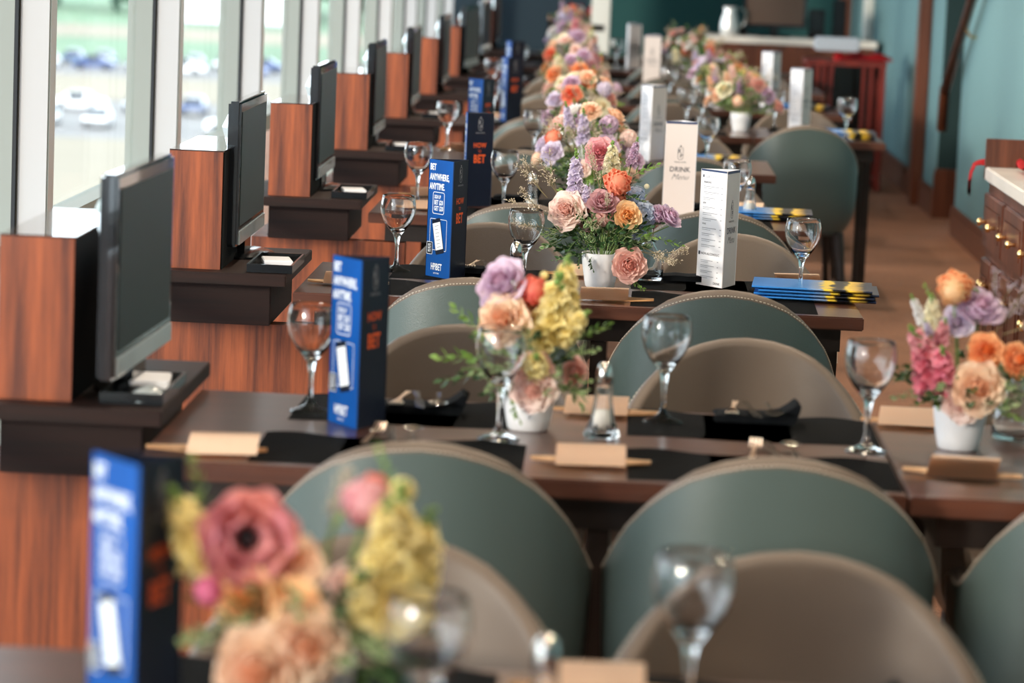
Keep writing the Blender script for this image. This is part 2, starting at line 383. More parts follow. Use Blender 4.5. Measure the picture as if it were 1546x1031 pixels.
# ceiling downlights (real fittings)
dl = empty('ceiling_downlight', (0, 0, 0), 0, 'x', 'ceiling light')
lathe_bm = lathe(bmesh.new(), [(0.075, 0), (0.075, -0.012), (0.06, -0.016), (0.055, -0.004)], 24); obj('trim_ring', lathe_bm, 'steel', dl, smooth=True)
obj('lamp_disc', lathe(bmesh.new(), [(0, -0.004), (0.055, -0.004)], 24), lamp_mat('lamp_warm', (1.0, 0.72, 0.42), 40).name, dl)
KD = Kind(dl)
for j, yy in enumerate([1.2, 3.8, 6.4, 9.0, 11.6, 14.2, 16.8]):
    for i, xx in enumerate([-0.35, 0.95]):
        KD.put((xx, yy, CEIL), 0, 'round warm recessed ceiling downlight above the dining rows', 'recessed ceiling downlights')
        l = bpy.data.lights.new('downlight', 'SPOT'); l.energy = 66; l.color = (1.0, 0.84, 0.66); l.spot_size = 2.5; l.spot_blend = 0.4; l.shadow_soft_size = 0.05
        lo = bpy.data.objects.new('downlight', l); COL.objects.link(lo); lo.location = (xx, yy, CEIL - 0.03)
# ------------------------------------------------------------------ outside
GZ = -14.0
struct('ground_outside', B(-420, -8, -60, 700, GZ - 0.5, GZ), 'asphalt')
def strip(n, x0, x1, y0, y1, mt, dz): struct(n, B(x0, x1, y0, y1, GZ, GZ + dz), mt)
strip('grass_infield', -420, -8, 330, 700, 'grass', 0.05)
strip('dirt_track', -420, -8, 395, 440, 'dirt_track', 0.1)
strip('grass_verge', -420, -8, 262, 300, 'dirt_track', 0.06)
strip('grass_near', -420, -8, 100, 215, 'dirt_track', 0.06)
def car_bm():
    bm = bmesh.new(); xs = [-2.2, -2.15, -1.3, -0.7, 0.7, 1.35, 2.1, 2.2]; zt = [0.55, 0.8, 0.88, 1.42, 1.45, 0.95, 0.8, 0.5]
    P = []
    for x, z in zip(xs, zt):
        wt = 0.68 if z > 1.2 else 0.86
        P.append([(x, -0.88, 0.25), (x, -0.9, min(z, 0.8)), (x, -wt, z), (x, wt, z), (x, 0.9, min(z, 0.8)), (x, 0.88, 0.25)])
    grid(bm, P, mi=lambda i, j: 1 if (i in (2, 4) and j == 2) or (i == 3 and j in (1, 3)) else 0)
    for x in (-1.35, 1.35):
        for y in (-0.82, 0.82): lathe(bm, [(0, -0.1), (0.33, -0.1), (0.33, 0.1), (0, 0.1)], 12, 1, Matrix.Translation((x, y, 0.33)) @ Matrix.Rotation(PI / 2, 4, 'X'))
    return bm
cm = {c: mesh_of('car', car_bm(), [c, 'car_glass']) for c in ('car_white', 'car_blue', 'car_silver')}
rc = random.Random(3)
n = 0
for (Y, xs0, xs1) in ((228, -48, -20), (246, -50, -22), (312, -66, -24), (322, -64, -26)):
    x = xs0
    while x < xs1:
        c = rc.choice(['car_white', 'car_white', 'car_silver', 'car_blue'])
        o = obj('parked_car', cm[c], None, loc=(x, Y + rc.uniform(-1, 1), GZ + 0.06), rot=(0, 0, rc.uniform(-0.1, 0.1) + PI / 2 * rc.choice([0, 1])))
        tag(o, '%s car parked outside in the blurred lot beyond the windows' % {'car_white': 'white', 'car_blue': 'dark blue', 'car_silver': 'silver'}[c], 'car', '%s cars in the lot outside' % {'car_white': 'white', 'car_blue': 'dark blue', 'car_silver': 'silver'}[c])
        x += rc.uniform(3.2, 6.5); n += 1
o = obj('outbuilding', box(box(bmesh.new(), -70, -52, 470, 484, GZ, GZ + 6), -71, -51, 469, 485, GZ + 6, GZ + 6.8, 0), 'car_white')
tag(o, 'low white building beyond the grass outside the window', 'building')
bm = bmesh.new(); rt = random.Random(5)
tm = []
for q in range(3):
    bm = bmesh.new()
    for k in range(9):
        bmesh.ops.create_icosphere(bm, subdivisions=2, radius=rt.uniform(2.2, 3.6), matrix=Matrix.Translation((rt.uniform(-3, 3), rt.uniform(-3, 3), rt.uniform(4.5, 9))))
    for v in bm.verts: v.co += Vector((rt.uniform(-.35, .35), rt.uniform(-.35, .35), rt.uniform(-.35, .35)))
    tube(bm, [(0, 0, 0), (0, 0, 5)], 0.5, 8); tm.append(mesh_of('tree', bm, 'tree_leaf'))
for q in range(24):
    o = obj('distant_tree', tm[q % 3], None, loc=(-180 + q * 6.5, 500 + (q % 3) * 18, GZ), rot=(0, 0, rt.uniform(0, 6)))
    tag(o, 'blurred green tree far beyond the windows', 'tree', 'trees beyond the track')
# ------------------------------------------------------------------ tables
def table(x0, x1, y0, y1, label, group=None):
    W_, D_ = x1 - x0, y1 - y0
    t = empty('dining_table', ((x0 + x1) / 2, (y0 + y1) / 2, 0), 0, label, 'table', group)
    obj('tabletop', B(-W_ / 2, W_ / 2, -D_ / 2, D_ / 2, TT - 0.032, TT, bev=0.003), 'table_wood', t)
    bm = bmesh.new(); a, b_ = W_ / 2 - 0.05, D_ / 2 - 0.05
    box(bm, -a, a, -b_, -b_ + 0.02, TT - 0.09, TT - 0.032); box(bm, -a, a, b_ - 0.02, b_, TT - 0.09, TT - 0.032)
    box(bm, -a, -a + 0.02, -b_ + 0.02, b_ - 0.02, TT - 0.09, TT - 0.032); box(bm, a - 0.02, a, -b_ + 0.02, b_ - 0.02, TT - 0.09, TT - 0.032)
    obj('apron', bm, 'dark_leg', t)
    cx_ = (x0 + x1) / 2
    for x in ((-W_ / 2 + (0.16 if W_ > 1 else 0.05)), (W_ / 2 - 0.05)):
        for y in (-D_ / 2 + 0.42, D_ / 2 - 0.10):
            obj('leg', B(x - 0.02, x + 0.02, y - 0.02, y + 0.02, 0, TT - 0.09, bev=0.003), 'dark_leg', t)
    if W_ > 1:
        x = (-0.006 if y0 < 5 else -0.03) - cx_
        obj('leg', B(x - 0.018, x + 0.018, -D_ / 2 + 0.06, -D_ / 2 + 0.1, 0, TT - 0.09, bev=0.003), 'dark_leg', t)
    return t
for k in range(10):
    table(XL, XR[k], YN[k], YF[k], 'dark wooden dining table by the windows, %s' % ('nearest the camera' if k == 0 else ORD[k] + ' from the front'), 'dining tables along the windows')
table(0.494, 1.25, YN[1] - 0.01, YF[1] + 0.01, 'dark wooden side table adjoining the right end of the second table')
for k in (5, 6, 7, 8):
    table(0.604, 1.2, YN[k], YF[k], 'dark wooden side table adjoining the aisle end of the %s' % tb(k))
# ------------------------------------------------------------------ chair
def interp(pts, x):
    for (a, fa), (b, fb) in zip(pts, pts[1:]):
        if x <= b: return fa + (fb - fa) * (x - a) / (b - a)
    return pts[-1][1]
ARCH = [(0, 0), (0.05, 0.004), (0.1, 0.016), (0.14, 0.033), (0.175, 0.058), (0.205, 0.09), (0.228, 0.125), (0.245, 0.165), (0.256, 0.20), (0.262, 0.225)]
def chair_proto():
    t = empty('tub_chair', (0, 0, 0), 0, 'x', 'chair')
    n = 72; path = []
    for i in range(n + 1):
        u = -1 + 2 * i / n; s = abs(u); sg = 1 if u > 0 else -1
        if s < 0.66:
            a = s / 0.66 * PI / 2
            x = 0.262 * math.sin(a) ** 0.78; y = -0.27 + 0.24 * (1 - max(0, math.cos(a)) ** 0.8)
            zt = 0.83 - interp(ARCH, x)
        else:
            q = (s - 0.66) / 0.34
            x = 0.262 - 0.012 * q; y = -0.03 + 0.24 * q
            zt = 0.605 - 0.045 * q * q
        path.append((sg * x, y, zt))
    def sec(i):
        x, y, zt = path[i]; p0 = Vector(path[max(i - 1, 0)]); p1 = Vector(path[min(i + 1, n)])
        t_ = Vector((p1.x - p0.x, p1.y - p0.y, 0)).normalized(); nn = Vector((t_.y, -t_.x, 0))  # outward
        if nn.dot(Vector((x, y + 0.001, 0))) < 0: nn = -nn
        return Vector((x, y, 0)), nn, zt
    TH = 0.034
    def shape(P, nn, z, off):   # outward bulge, back leans outwards with height
        lean = -0.05 * max(0, (z - 0.40)) * max(0, -nn.y)
        bul = 0.012 * math.sin(PI * min(1, max(0, (z - 0.36) / 0.47))) + (0.0 if z > 0.45 else -0.03 * ((0.45 - z) / 0.1) ** 2)
        return Vector((P.x, P.y + lean, z)) + nn * (bul - off)
    outer = []; inner = []; st = []
    for i in range(n + 1):
        P, nn, zt = sec(i)
        zs = zt - 0.017
        o = [shape(P, nn, 0.35 + (zs - 0.35) * f, 0) for f in (0, 0.1, 0.25, 0.4, 0.55, 0.7, 0.85, 0.95, 1)]
        r = TH / 2
        rim = [shape(P, nn, zs, 0)]
        for q in range(0, 9):
            a = PI * q / 8
            rim.append(shape(P, nn, zt - r + r * math.sin(a), r - r * math.cos(a)))
        inn = [shape(P, nn, 0.40 + (zt - r - 0.40) * f, TH + 0.012 * math.sin(PI * f)) for f in (0.92, 0.75, 0.5, 0.25, 0)]
        outer.append(o); inner.append(rim + inn); st.append(shape(P, nn, zt - 0.0125, -0.0012))
    bm = bmesh.new(); grid(bm, outer)
    obj('outer_shell', bm, 'leather_green', t, smooth=True)
    bm = bmesh.new(); grid(bm, inner)
    # close the two arm ends
    for idx in (0, n):
        vs = [bm.verts.new(p) for p in outer[idx][:-1] + inner[idx]]
        bm.faces.new(vs)
    obj('inner_upholstery', bm, 'leather_taupe', t, smooth=True, asm=50)
    bm = bmesh.new()
    L = [Vector(p) for p in st]; acc = 0; on = True
    for a, b_ in zip(L, L[1:]):
        seg = (b_ - a).length; k = max(1, round(seg / 0.0085))
        for q in range(k):
            p = a.lerp(b_, (q + 0.15) / k); p2 = a.lerp(b_, (q + 0.72) / k)
            tube(bm, [p, p2], 0.0009, 4)
    obj('stitching', bm, 'thread', t)
    def pad(z0, z1, hw, y0, y1, r):
        bm = bmesh.new(); m_ = 40; rows = []
        prof = [(0.0, z0), (0.96, z0), (1.0, z0 + r * 0.5), (1.0, z1 - r), (0.985, z1 - r * 0.4), (0.93, z1 - 0.003), (0.0, z1 + 0.006)]
        for f, z in prof:
            rows.append([])
            for k in range(m_ + 1):
                a = 2 * PI * k / m_; c, s_ = math.cos(a), math.sin(a)
                rows[-1].append((f * hw * math.copysign(abs(c) ** 0.5, c), (y0 + y1) / 2 + f * (y1 - y0) / 2 * math.copysign(abs(s_) ** 0.5, s_), z))
        grid(bm, rows); bmesh.ops.remove_doubles(bm, verts=bm.verts, dist=1e-5); return bm
    obj('seat_frame', pad(0.33, 0.40, 0.215, -0.19, 0.23, 0.01), 'leather_green', t, smooth=True, asm=60)
    obj('seat_cushion', pad(0.40, 0.475, 0.205, -0.195, 0.235, 0.03), 'leather_taupe', t, smooth=True)
    for sx in (-1, 1):
        for sy in (-1, 1):
            bm = bmesh.new()
            tube(bm, [(sx * 0.185, sy * 0.17, 0.345), (sx * 0.215, sy * 0.215, 0.0)], [0.021, 0.012], 10)
            obj('leg', bm, 'dark_leg', t, smooth=True, asm=50)
    return t
KC = Kind(chair_proto())
def green(x, yback, k, side, rz=0, lab=None):
    KC.put((x, yback + 0.26, 0), rz, lab or 'grey-green backed tub chair, %s seat on near side of the %s' % (side, tb(k)), 'tub chairs at the dining tables')
def brown(x, yback, k, side, rz=0, lab=None):
    KC.put((x, yback - 0.23, 0), PI + rz, lab or 'taupe fronted tub chair facing the camera, %s seat beyond the %s' % (side, tb(k)), 'tub chairs at the dining tables')
brown(-0.285, 3.96, 0, 'left'); brown(0.262, 3.97, 0, 'right')
green(-0.288, 4.777, 1, 'left'); green(0.276, 4.787, 1, 'right'); green(0.86, 4.79, 1, 'aisle')
brown(-0.298, 6.18, 1, 'left'); brown(0.277, 6.167, 1, 'right'); brown(0.90, 6.17, 1, 'aisle')
green(-0.325, 7.1, 2, 'left'); green(0.262, 7.08, 2, 'right')
brown(-0.337, 8.43, 2, 'left'); brown(0.33, 8.42, 2, 'right')
green(-0.28, 9.15, 3, 'left'); green(0.30, 9.2, 3, 'right')
brown(-0.307, 10.64, 3, 'left'); brown(0.30, 10.65, 3, 'right')
green(-0.35, 11.4, 4, 'left'); green(0.28, 11.45, 4, 'right')
brown(-0.34, 12.92, 4, 'left'); brown(0.28, 12.9, 4, 'right')
green(-0.36, 13.6, 5, 'left'); green(0.25, 13.65, 5, 'right'); green(0.80, 13.75, 5, 'aisle', 0.12)
for k in (5, 6, 7, 8):
    brown(-0.35, YF[k] + 0.42, k, 'left'); brown(0.26, YF[k] + 0.42, k, 'right')
    if k < 8: brown(0.86, YF[k] + 0.4, k, 'aisle')
for k in (6, 7, 8, 9): green(-0.35, YN[k] - 0.3, k, 'left'); green(0.26, YN[k] - 0.3, k, 'right')
# ------------------------------------------------------------------ terminal cabinets, boxes, televisions
UY = [3.12, 5.23, 7.35, 9.45, 11.55, 13.62, 15.7, 17.8, 19.9, 22.0]
def cabinet_proto():
    t = empty('terminal_cabinet', (0, 0, 0), 0, 'x', 'cabinet')
    obj('base_panel', B(-1.14, -0.66, 0.06, 0.12, 0, 0.655), 'veneer', t)
    obj('side_panel', B(-1.14, -1.10, 0.12, 0.60, 0, 0.655), 'veneer', t)
    obj('drawer_box', B(-1.085, -0.835, 0.03, 0.52, 0.655, 0.762, bev=0.002), 'slab_wood', t)
    obj('counter', B(-1.16, -0.79, -0.06, 0.56, 0.762, 0.79, bev=0.002), 'slab_wood', t)
    bm = bmesh.new(); box(bm, -1.085, -0.956, 0.0, 0.50, 0.79, 1.073)
    box(bm, -0.9565, -0.9535, 0.004, 0.499, 0.79, 1.0735, 1)
    box(bm, -1.085, -0.9535, 0.0, 0.50, 1.0732, 1.0765, 2)
    obj('upright_box', bm, ['veneer', 'matte_black', 'laminate'], t)
    return t
KB = Kind(cabinet_proto())
for k in range(1, 10):
    KB.put((0.03 if k == 1 else 0.008, UY[k], 0), 0, 'reddish wood terminal cabinet by the window, level with the %s' % tb(k), 'wood terminal cabinets along the window')
def tv_proto():
    t = empty('flat_television', (0, 0, 0), 0, 'x', 'television')   # origin at base centre, screen faces +X, width along Y
    w, h, z0 = 0.54, 0.355, 0.045
    bm = bmesh.new(); box(bm, -0.02, 0.012, -w / 2, w / 2, z0, z0 + h, 0, bev=0.006)
    obj('casing', bm, 'bezel', t)
    P = []
    for i in range(9):
        y = -w / 2 + 0.015 + (w - 0.03) * i / 8; P.append([])
        for j in range(7):
            z = z0 + 0.012 + (h - 0.024) * j / 6
            d = 0.034 * min(1, max(0, (z - 0.27) / 0.03)) * (max(0, 1 - (abs(i - 4) / 4) ** 4)) ** 0.5 * (max(0, 1 - (abs(j - 3) / 3) ** 4)) ** 0.5
            P[-1].append((-0.019 - d, y, z))
    bm = bmesh.new(); grid(bm, P); obj('back_shell', bm, 'silver_plastic', t, smooth=True)
    obj('screen', B(0.0118, 0.0136, -w / 2 + 0.022, w / 2 - 0.022, z0 + 0.05, z0 + h - 0.026), 'screen', t)
    bm = bmesh.new(); box(bm, 0.0118, 0.016, -w / 2 + 0.01, w / 2 - 0.01, z0 + 0.004, z0 + 0.04, bev=0.002); obj('speaker_strip', bm, 'silver_plastic', t)
    bm = bmesh.new(); box(bm, -0.03, 0.005, -0.06, 0.06, 0.008, 0.08); lathe(bm, [(0, 0), (0.13, 0), (0.13, 0.006), (0.1, 0.012), (0, 0.014)], 32, 0, Matrix.Diagonal((0.55, 1, 1, 1)))
    obj('stand', bm, 'plastic_black', t, asm=30)
    return t
KT = Kind(tv_proto())
tvs = {1: (-0.848, 5.45, 0.03), 2: (-0.932, 7.72, 0.0), 3: (-0.945, 9.8, 0.0), 4: (-0.945, 11.9, 0.0), 5: (-0.945, 13.95, 0.0), 6: (-0.93, 16.05, 0.0), 7: (-0.905, 18.15, 0.10), 8: (-0.915, 20.25, 0.06), 9: (-0.92, 22.3, 0)}
for k, (x, y, r) in tvs.items():
    KT.put((x, y, 0.79), -r, 'flat black television on the wood cabinet level with the %s' % tb(k), 'televisions on the terminal cabinets')
# things lying in front of the televisions
def slab_box(name, w, d, h, mt, loc, rz, label, cat, bev=0.002):
    o = obj(name, B(-w / 2, w / 2, -d / 2, d / 2, 0, h, bev=bev), mt, loc=loc, rot=(0, 0, rz)); return tag(o, label, cat)
def tray(loc, rz, label):
    bm = bmesh.new(); box(bm, -0.055, 0.055, -0.14, 0.14, 0, 0.004)
    for (a, b_, c, d) in ((-0.055, 0.055, -0.14, -0.135), (-0.055, 0.055, 0.135, 0.14), (-0.055, -0.05, -0.135, 0.135), (0.05, 0.055, -0.135, 0.135)): box(bm, a, b_, c, d, 0.004, 0.02)
    o = obj('document_tray', bm, 'plastic_black', loc=loc, rot=(0, 0, rz)); return tag(o, label, 'tray')
def mouse(loc, rz, label):
    bm = bmesh.new(); bmesh.ops.create_uvsphere(bm, u_segments=20, v_segments=12, radius=1, matrix=Matrix.Diagonal((0.03, 0.052, 0.02, 1)))
    for v in bm.verts: v.co.z = max(0, v.co.z * (1.0 + 0.3 * v.co.y / 0.05)) 
    bmesh.ops.remove_doubles(bm, verts=bm.verts, dist=1e-5)
    o = obj('computer_mouse', bm, 'silver_plastic', loc=loc, rot=(0, 0, rz), smooth=True); return tag(o, label, 'mouse')
slab_box('paper_stack', 0.085, 0.15, 0.012, 'paper_white', (-0.845, 5.66, 0.79 + 0.0145), 0.1, 'white paper stack beside the largest television on the left', 'paper') if False else None
for k, (tx, ty) in {1: (-0.845, 5.30), 2: (-0.845, 7.42), 3: (-0.84, 9.5), 4: (-0.84, 11.6), 5: (-0.84, 13.7)}.items():
    pass
# ------------------------------------------------------------------ glassware and shakers
def goblet_proto():
    o_ = [(0, 0.0), (0.036, 0.0), (0.0375, 0.0018), (0.033, 0.004), (0.018, 0.009), (0.008, 0.017), (0.0052, 0.03), (0.0046, 0.05), (0.0052, 0.07), (0.0075, 0.085), (0.0105, 0.095), (0.018, 0.104), (0.029, 0.117), (0.0385, 0.133), (0.0442, 0.150), (0.0458, 0.163), (0.0450, 0.176), (0.0425, 0.188), (0.0407, 0.1955)]
    i_ = [(0.0400, 0.1965), (0.0393, 0.1955), (0.0411, 0.188), (0.0436, 0.176), (0.0444, 0.163), (0.0428, 0.150), (0.0370, 0.134), (0.0272, 0.119), (0.0155, 0.1085), (0.006, 0.104), (0, 0.103)]
    bm = lathe(bmesh.new(), o_ + i_, 48)
    g = obj('wine_glass', bm, 'crystal', smooth=True)
    return tag(g, 'x', 'wine glass')
KG = Kind(goblet_proto())
def gl(x, y, lab, z=TT): KG.put((x, y, z + 0.0005), 0, lab, 'wine glasses on the dining tables')
def shaker_proto():
    t = empty('salt_shaker', (0, 0, 0), 0, 'x', 'salt shaker')
    prof = [(0, 0), (0.028, 0), (0.031, 0.004), (0.0285, 0.012), (0.021, 0.032), (0.0165, 0.06), (0.0142, 0.09), (0.0135, 0.104)]
    inn = [(0.0115, 0.104), (0.012, 0.09), (0.0145, 0.06), (0.018, 0.034), (0.021, 0.014), (0, 0.012)]
    obj('glass_body', lathe(bmesh.new(), prof + inn, 60, flute=(10, 0.05)), 'crystal', t, smooth=True)
    obj('salt', lathe(bmesh.new(), [(0, 0.0125), (0.0195, 0.0145), (0.0165, 0.033), (0.0145, 0.048), (0, 0.05)], 24), 'salt', t, smooth=True)
    obj('metal_cap', lathe(bmesh.new(), [(0.0138, 0.0985), (0.0148, 0.100), (0.0148, 0.114), (0.0125, 0.126), (0.007, 0.133), (0, 0.135)], 24), 'steel', t, smooth=True)
    return t
KS = Kind(shaker_proto())
def sh(x, y, lab): KS.put((x, y, TT), random.uniform(0, 1), lab, 'salt shakers on the dining tables')
# ------------------------------------------------------------------ place mats, napkins, cutlery, cards
def mat_proto():
    P = []
    for j in range(13):
        v = j / 12; P.append([])
        for i in range(33):
            u = i / 32; x = -0.225 + 0.45 * u; y = -0.145 + 0.29 * v
            y += 0.006 * math.sin(u * 9 + v) * (abs(v - 0.5) * 2)
            z = 0.003 + 0.0045 * max(0, math.sin(u * 8.5 + 0.7)) ** 2 * v * v
            P[-1].append((x, y, z))
    bm = bmesh.new(); grid(bm, P)
    bmesh.ops.solidify(bm, geom=bm.faces[:], thickness=0.0026)
    lo = min(v.co.z for v in bm.verts)
    for v in bm.verts: v.co.z -= lo
    return tag(obj('place_mat', bm, 'mat_fabric', smooth=True, asm=40), 'x', 'place mat')
KM = Kind(mat_proto())
def pm(x, y, rz, lab): KM.put((x, y, TT + 0.0006), rz, lab, 'black place mats on the dining tables')
def napkin_proto():
    bm = bmesh.new(); P = []
    # folded cloth pouch: profile across x with curled right end
    prof = [(-0.085, 0.0), (-0.09, 0.006), (-0.085, 0.014), (-0.05, 0.018), (-0.01, 0.016), (0.03, 0.018), (0.055, 0.024), (0.075, 0.036), (0.088, 0.046), (0.096, 0.042), (0.094, 0.03), (0.088, 0.012), (0.082, 0.0)]
    for j in range(9):
        v = j / 8; P.append([])
        for (x, z) in prof: P[-1].append((x * (1 - 0.06 * math.sin(v * 3)), -0.055 + 0.11 * v, z * (0.75 + 0.35 * math.sin(v * PI * 0.8 + 0.6))))
    V = grid(bm, P, flip=True)
    for r in (V[0], V[-1]): bm.faces.new(r)
    bm.faces.new([r[0] for r in V] + [r[-1] for r in reversed(V)])
    bmesh.ops.recalc_face_normals(bm, faces=bm.faces)
    return tag(obj('folded_napkin', bm, 'napkin', smooth=True, asm=45), 'x', 'napkin')
KN = Kind(napkin_proto())
def nap(x, y, rz, lab): KN.put((x, y, TT + 0.0075), rz, lab, 'black folded napkins on the dining tables', scale=0.86)
def strip_bm(bm, pts, widths, th=0.002, mi=0):
    P = []
    for (p, w) in zip(pts, widths):
        x, y, z = p; P.append([(x - w / 2, y, z + 0.0006), (x, y, z), (x + w / 2, y, z + 0.0006)])
    f0 = set(bm.faces); grid(bm, P, mi); nf = [f for f in bm.faces if f not in f0]
    bmesh.ops.solidify(bm, geom=nf, thickness=th)
def fork_proto():
    bm = bmesh.new()
    strip_bm(bm, [(0, -0.10, 0.002), (0, -0.06, 0.003), (0, 0.0, 0.005), (0, 0.025, 0.004), (0, 0.04, 0.002)], [0.012, 0.010, 0.006, 0.012, 0.024])
    for i in range(4):
        x = -0.0096 + 0.0064 * i
        tube(bm, [(x, 0.038, 0.002), (x, 0.06, 0.0015), (x * 0.95, 0.088, 0.009)], [0.0019, 0.0017, 0.001], 6)
    return tag(obj('dinner_fork', bm, 'copper_steel', smooth=True, asm=40), 'x', 'fork')
def spoon_proto():
    bm = bmesh.new()
    strip_bm(bm, [(0, -0.10, 0.002), (0, -0.05, 0.003), (0, 0.0, 0.005), (0, 0.03, 0.003)], [0.012, 0.009, 0.005, 0.008])
    P = []
    for i in range(9):
        v = i / 8; y = 0.028 + 0.055 * v; w = 0.018 * math.sin(PI * min(0.98, v * 0.93 + 0.06)) ** 0.6; P.append([])
        for j in range(7):
            u = -1 + j / 3; P[-1].append((w * u, y, 0.008 - 0.007 * (1 - u * u) * math.sin(PI * v) + 0.0))
    f0 = set(bm.faces); grid(bm, P); bmesh.ops.solidify(bm, geom=[f for f in bm.faces if f not in f0], thickness=0.0015)
    return tag(obj('table_spoon', bm, 'steel', smooth=True, asm=50), 'x', 'spoon')
def knife_proto():
    bm = bmesh.new()
    strip_bm(bm, [(0, -0.10, 0.003), (0, -0.06, 0.004), (0, -0.01, 0.004), (0, 0.0, 0.004)], [0.014, 0.012, 0.009, 0.012], 0.004)
    strip_bm(bm, [(0, 0.0, 0.003), (0.001, 0.05, 0.003), (0.001, 0.09, 0.003), (-0.003, 0.105, 0.003)], [0.014, 0.017, 0.016, 0.003], 0.0012)
    return tag(obj('table_knife', bm, 'steel', smooth=True, asm=40), 'x', 'knife')
KF, KSP, KKN = Kind(fork_proto()), Kind(spoon_proto()), Kind(knife_proto())
def cutlery(x, y, where, far):
    z = TT + (0.026 if far else 0.009); rz = PI if far else 0
    KF.put((x - 0.03, y, z), rz - 0.08, 'polished dinner fork on the napkin %s' % where, 'forks on the napkins')
    KKN.put((x + 0.002, y, z), rz + 0.12, 'polished table knife between fork and spoon %s' % where, 'knives on the napkins')
    KSP.put((x + 0.038, y, z), rz + 0.05, 'polished table spoon on the napkin %s' % where, 'spoons on the napkins')
def card_proto():
    P = []
    for j in range(9):
        v = j / 8; P.append([])
        for i in range(5):
            u = i / 4 - 0.5
            P[-1].append((u * 0.116, -0.055 + 0.125 * v, 0.0 + 0.017 * math.sin(v * PI * 0.6) ** 1.1 + 0.002 * (u + 0.5)))
    bm = bmesh.new(); grid(bm, P)
    bmesh.ops.solidify(bm, geom=bm.faces[:], thickness=0.0008)
    return tag(obj('paper_card', bm, 'card', smooth=True, asm=40), 'x', 'card')
def boat_proto():
    """pale pointed wooden leaf lying under a card"""
    bm = bmesh.new(); P = []
    for i in range(17):
        u = -1 + i / 8; w = 0.031 * (1 - abs(u) ** 1.6) + 0.001; x = 0.100 * u; zz = 0.003 + 0.003 * abs(u) ** 2
        P.append([(x, -w, zz + 0.005), (x, -w * 0.55, zz + 0.001), (x, 0, zz), (x, w * 0.55, zz + 0.001), (x, w, zz + 0.007)])
    grid(bm, P, flip=True); bmesh.ops.solidify(bm, geom=bm.faces[:], thickness=0.003)
    lo = min(v.co.z for v in bm.verts)
    for v in bm.verts: v.co.z -= lo
    return tag(obj('wooden_boat', bm, 'boat_wood', smooth=True, asm=40), 'x', 'wooden boat')
KCA, KBO = Kind(card_proto()), Kind(boat_proto())
def card(x, y, rz, where, dx=0.0, z=TT + 0.001):
    KBO.put((x + dx, y + 0.004, z), rz + 0.03, 'pointed wooden boat under the card %s' % where, 'pale wooden boats under the cards')
    KCA.put((x, y - 0.012, z + 0.0085), rz, 'beige paper card %s' % where, 'beige cards at the place settings')
def booklet_proto():
    bm = bmesh.new(); P = []
    prof = [(0.105, 0.0), (-0.08, 0.0), (-0.102, 0.0012), (-0.105, 0.004), (-0.102, 0.0068), (-0.08, 0.0078), (0.105, 0.0062)]
    for i in range(15):
        x = -0.148 + 0.296 * i / 14; P.append([(x, y, z) for y, z in prof])
    V = grid(bm, P); bm.faces.new(V[0]); bm.faces.new(V[-1])
    for a, b_ in zip(V, V[1:]):
        f = bm.faces.new((a[0], b_[0], b_[-1], a[-1])); f.material_index = 1
    bmesh.ops.recalc_face_normals(bm, faces=bm.faces)
    return tag(obj('race_booklet', bm, ['booklet_cover', 'paper_white'], smooth=True, asm=40), 'x', 'booklet')
KBK = Kind(booklet_proto())
def books(x, y, rz, n_, where):
    for q in range(n_):
        KBK.put((x + 0.003 * q * (-1) ** q, y - 0.002 * q, TT + 0.005 + q * 0.0085), rz + 0.01 * (-1) ** q, 'blue booklet, %s in the stack %s' % (['lowest', 'second', 'third', 'topmost'][q if n_ == 4 or q < n_ - 1 else 3], where), 'race booklets stacked on the tables')
# ------------------------------------------------------------------ table menus (three-sided)
PW, PH = 0.102, 0.297
def rrect(bm, M, x0, x1, z0, z1, r, t, mi, fill=False):
    """rounded rectangle outline (or filled) in the x-z plane of M"""
    def loop(x0, x1, z0, z1, r):
        L = []
        for cx_, cz, a0 in ((x1 - r, z1 - r, 0), (x0 + r, z1 - r, 90), (x0 + r, z0 + r, 180), (x1 - r, z0 + r, 270)):
            for s in range(5):
                a = math.radians(a0 + 22.5 * s); L.append(Vector((cx_ + r * math.cos(a), 0, cz + r * math.sin(a))))
        return L
    A = [bm.verts.new(M @ v) for v in loop(x0, x1, z0, z1, r)]
    if fill:
        f = bm.faces.new(A); f.material_index = mi; return
    Bq = [bm.verts.new(M @ v) for v in loop(x0 + t, x1 - t, z0 + t, z1 - t, max(r - t, 0.0004))]
    for i in range(len(A)):
        f = bm.faces.new((A[i], A[(i + 1) % len(A)], Bq[(i + 1) % len(A)], Bq[i])); f.material_index = mi
def emblem(bm, M, cz, mi, s=1.0):
    rrect(bm, M, -0.0085 * s, 0.0085 * s, cz - 0.02 * s, cz + 0.02 * s, 0.0084 * s, 0.0012 * s, mi)
    rrect(bm, M, -0.002 * s, 0.002 * s, cz + 0.0205 * s, cz + 0.0245 * s, 0.0015 * s, 0, mi, True)
    text_into(bm, 'K', 0.018 * s, M @ Matrix.Translation((-0.002 * s, 0, cz + 0.001 * s)), mi, 0.9, 0.01)
    text_into(bm, 'P', 0.018 * s, M @ Matrix.Translation((0.002 * s, 0, cz - 0.014 * s)), mi, 0.9, 0.01)
    text_into(bm, 'KINGS PLATE', 0.0058 * s, M @ Matrix.Translation((0, 0, cz - 0.029 * s)), mi, 1.0, 0.01)
def panel_sheet(bm, M, mi=0, z1=PH):
    for v in box(bm, -PW / 2, PW / 2, 0, 0.0008, 0, z1, mi).verts: pass
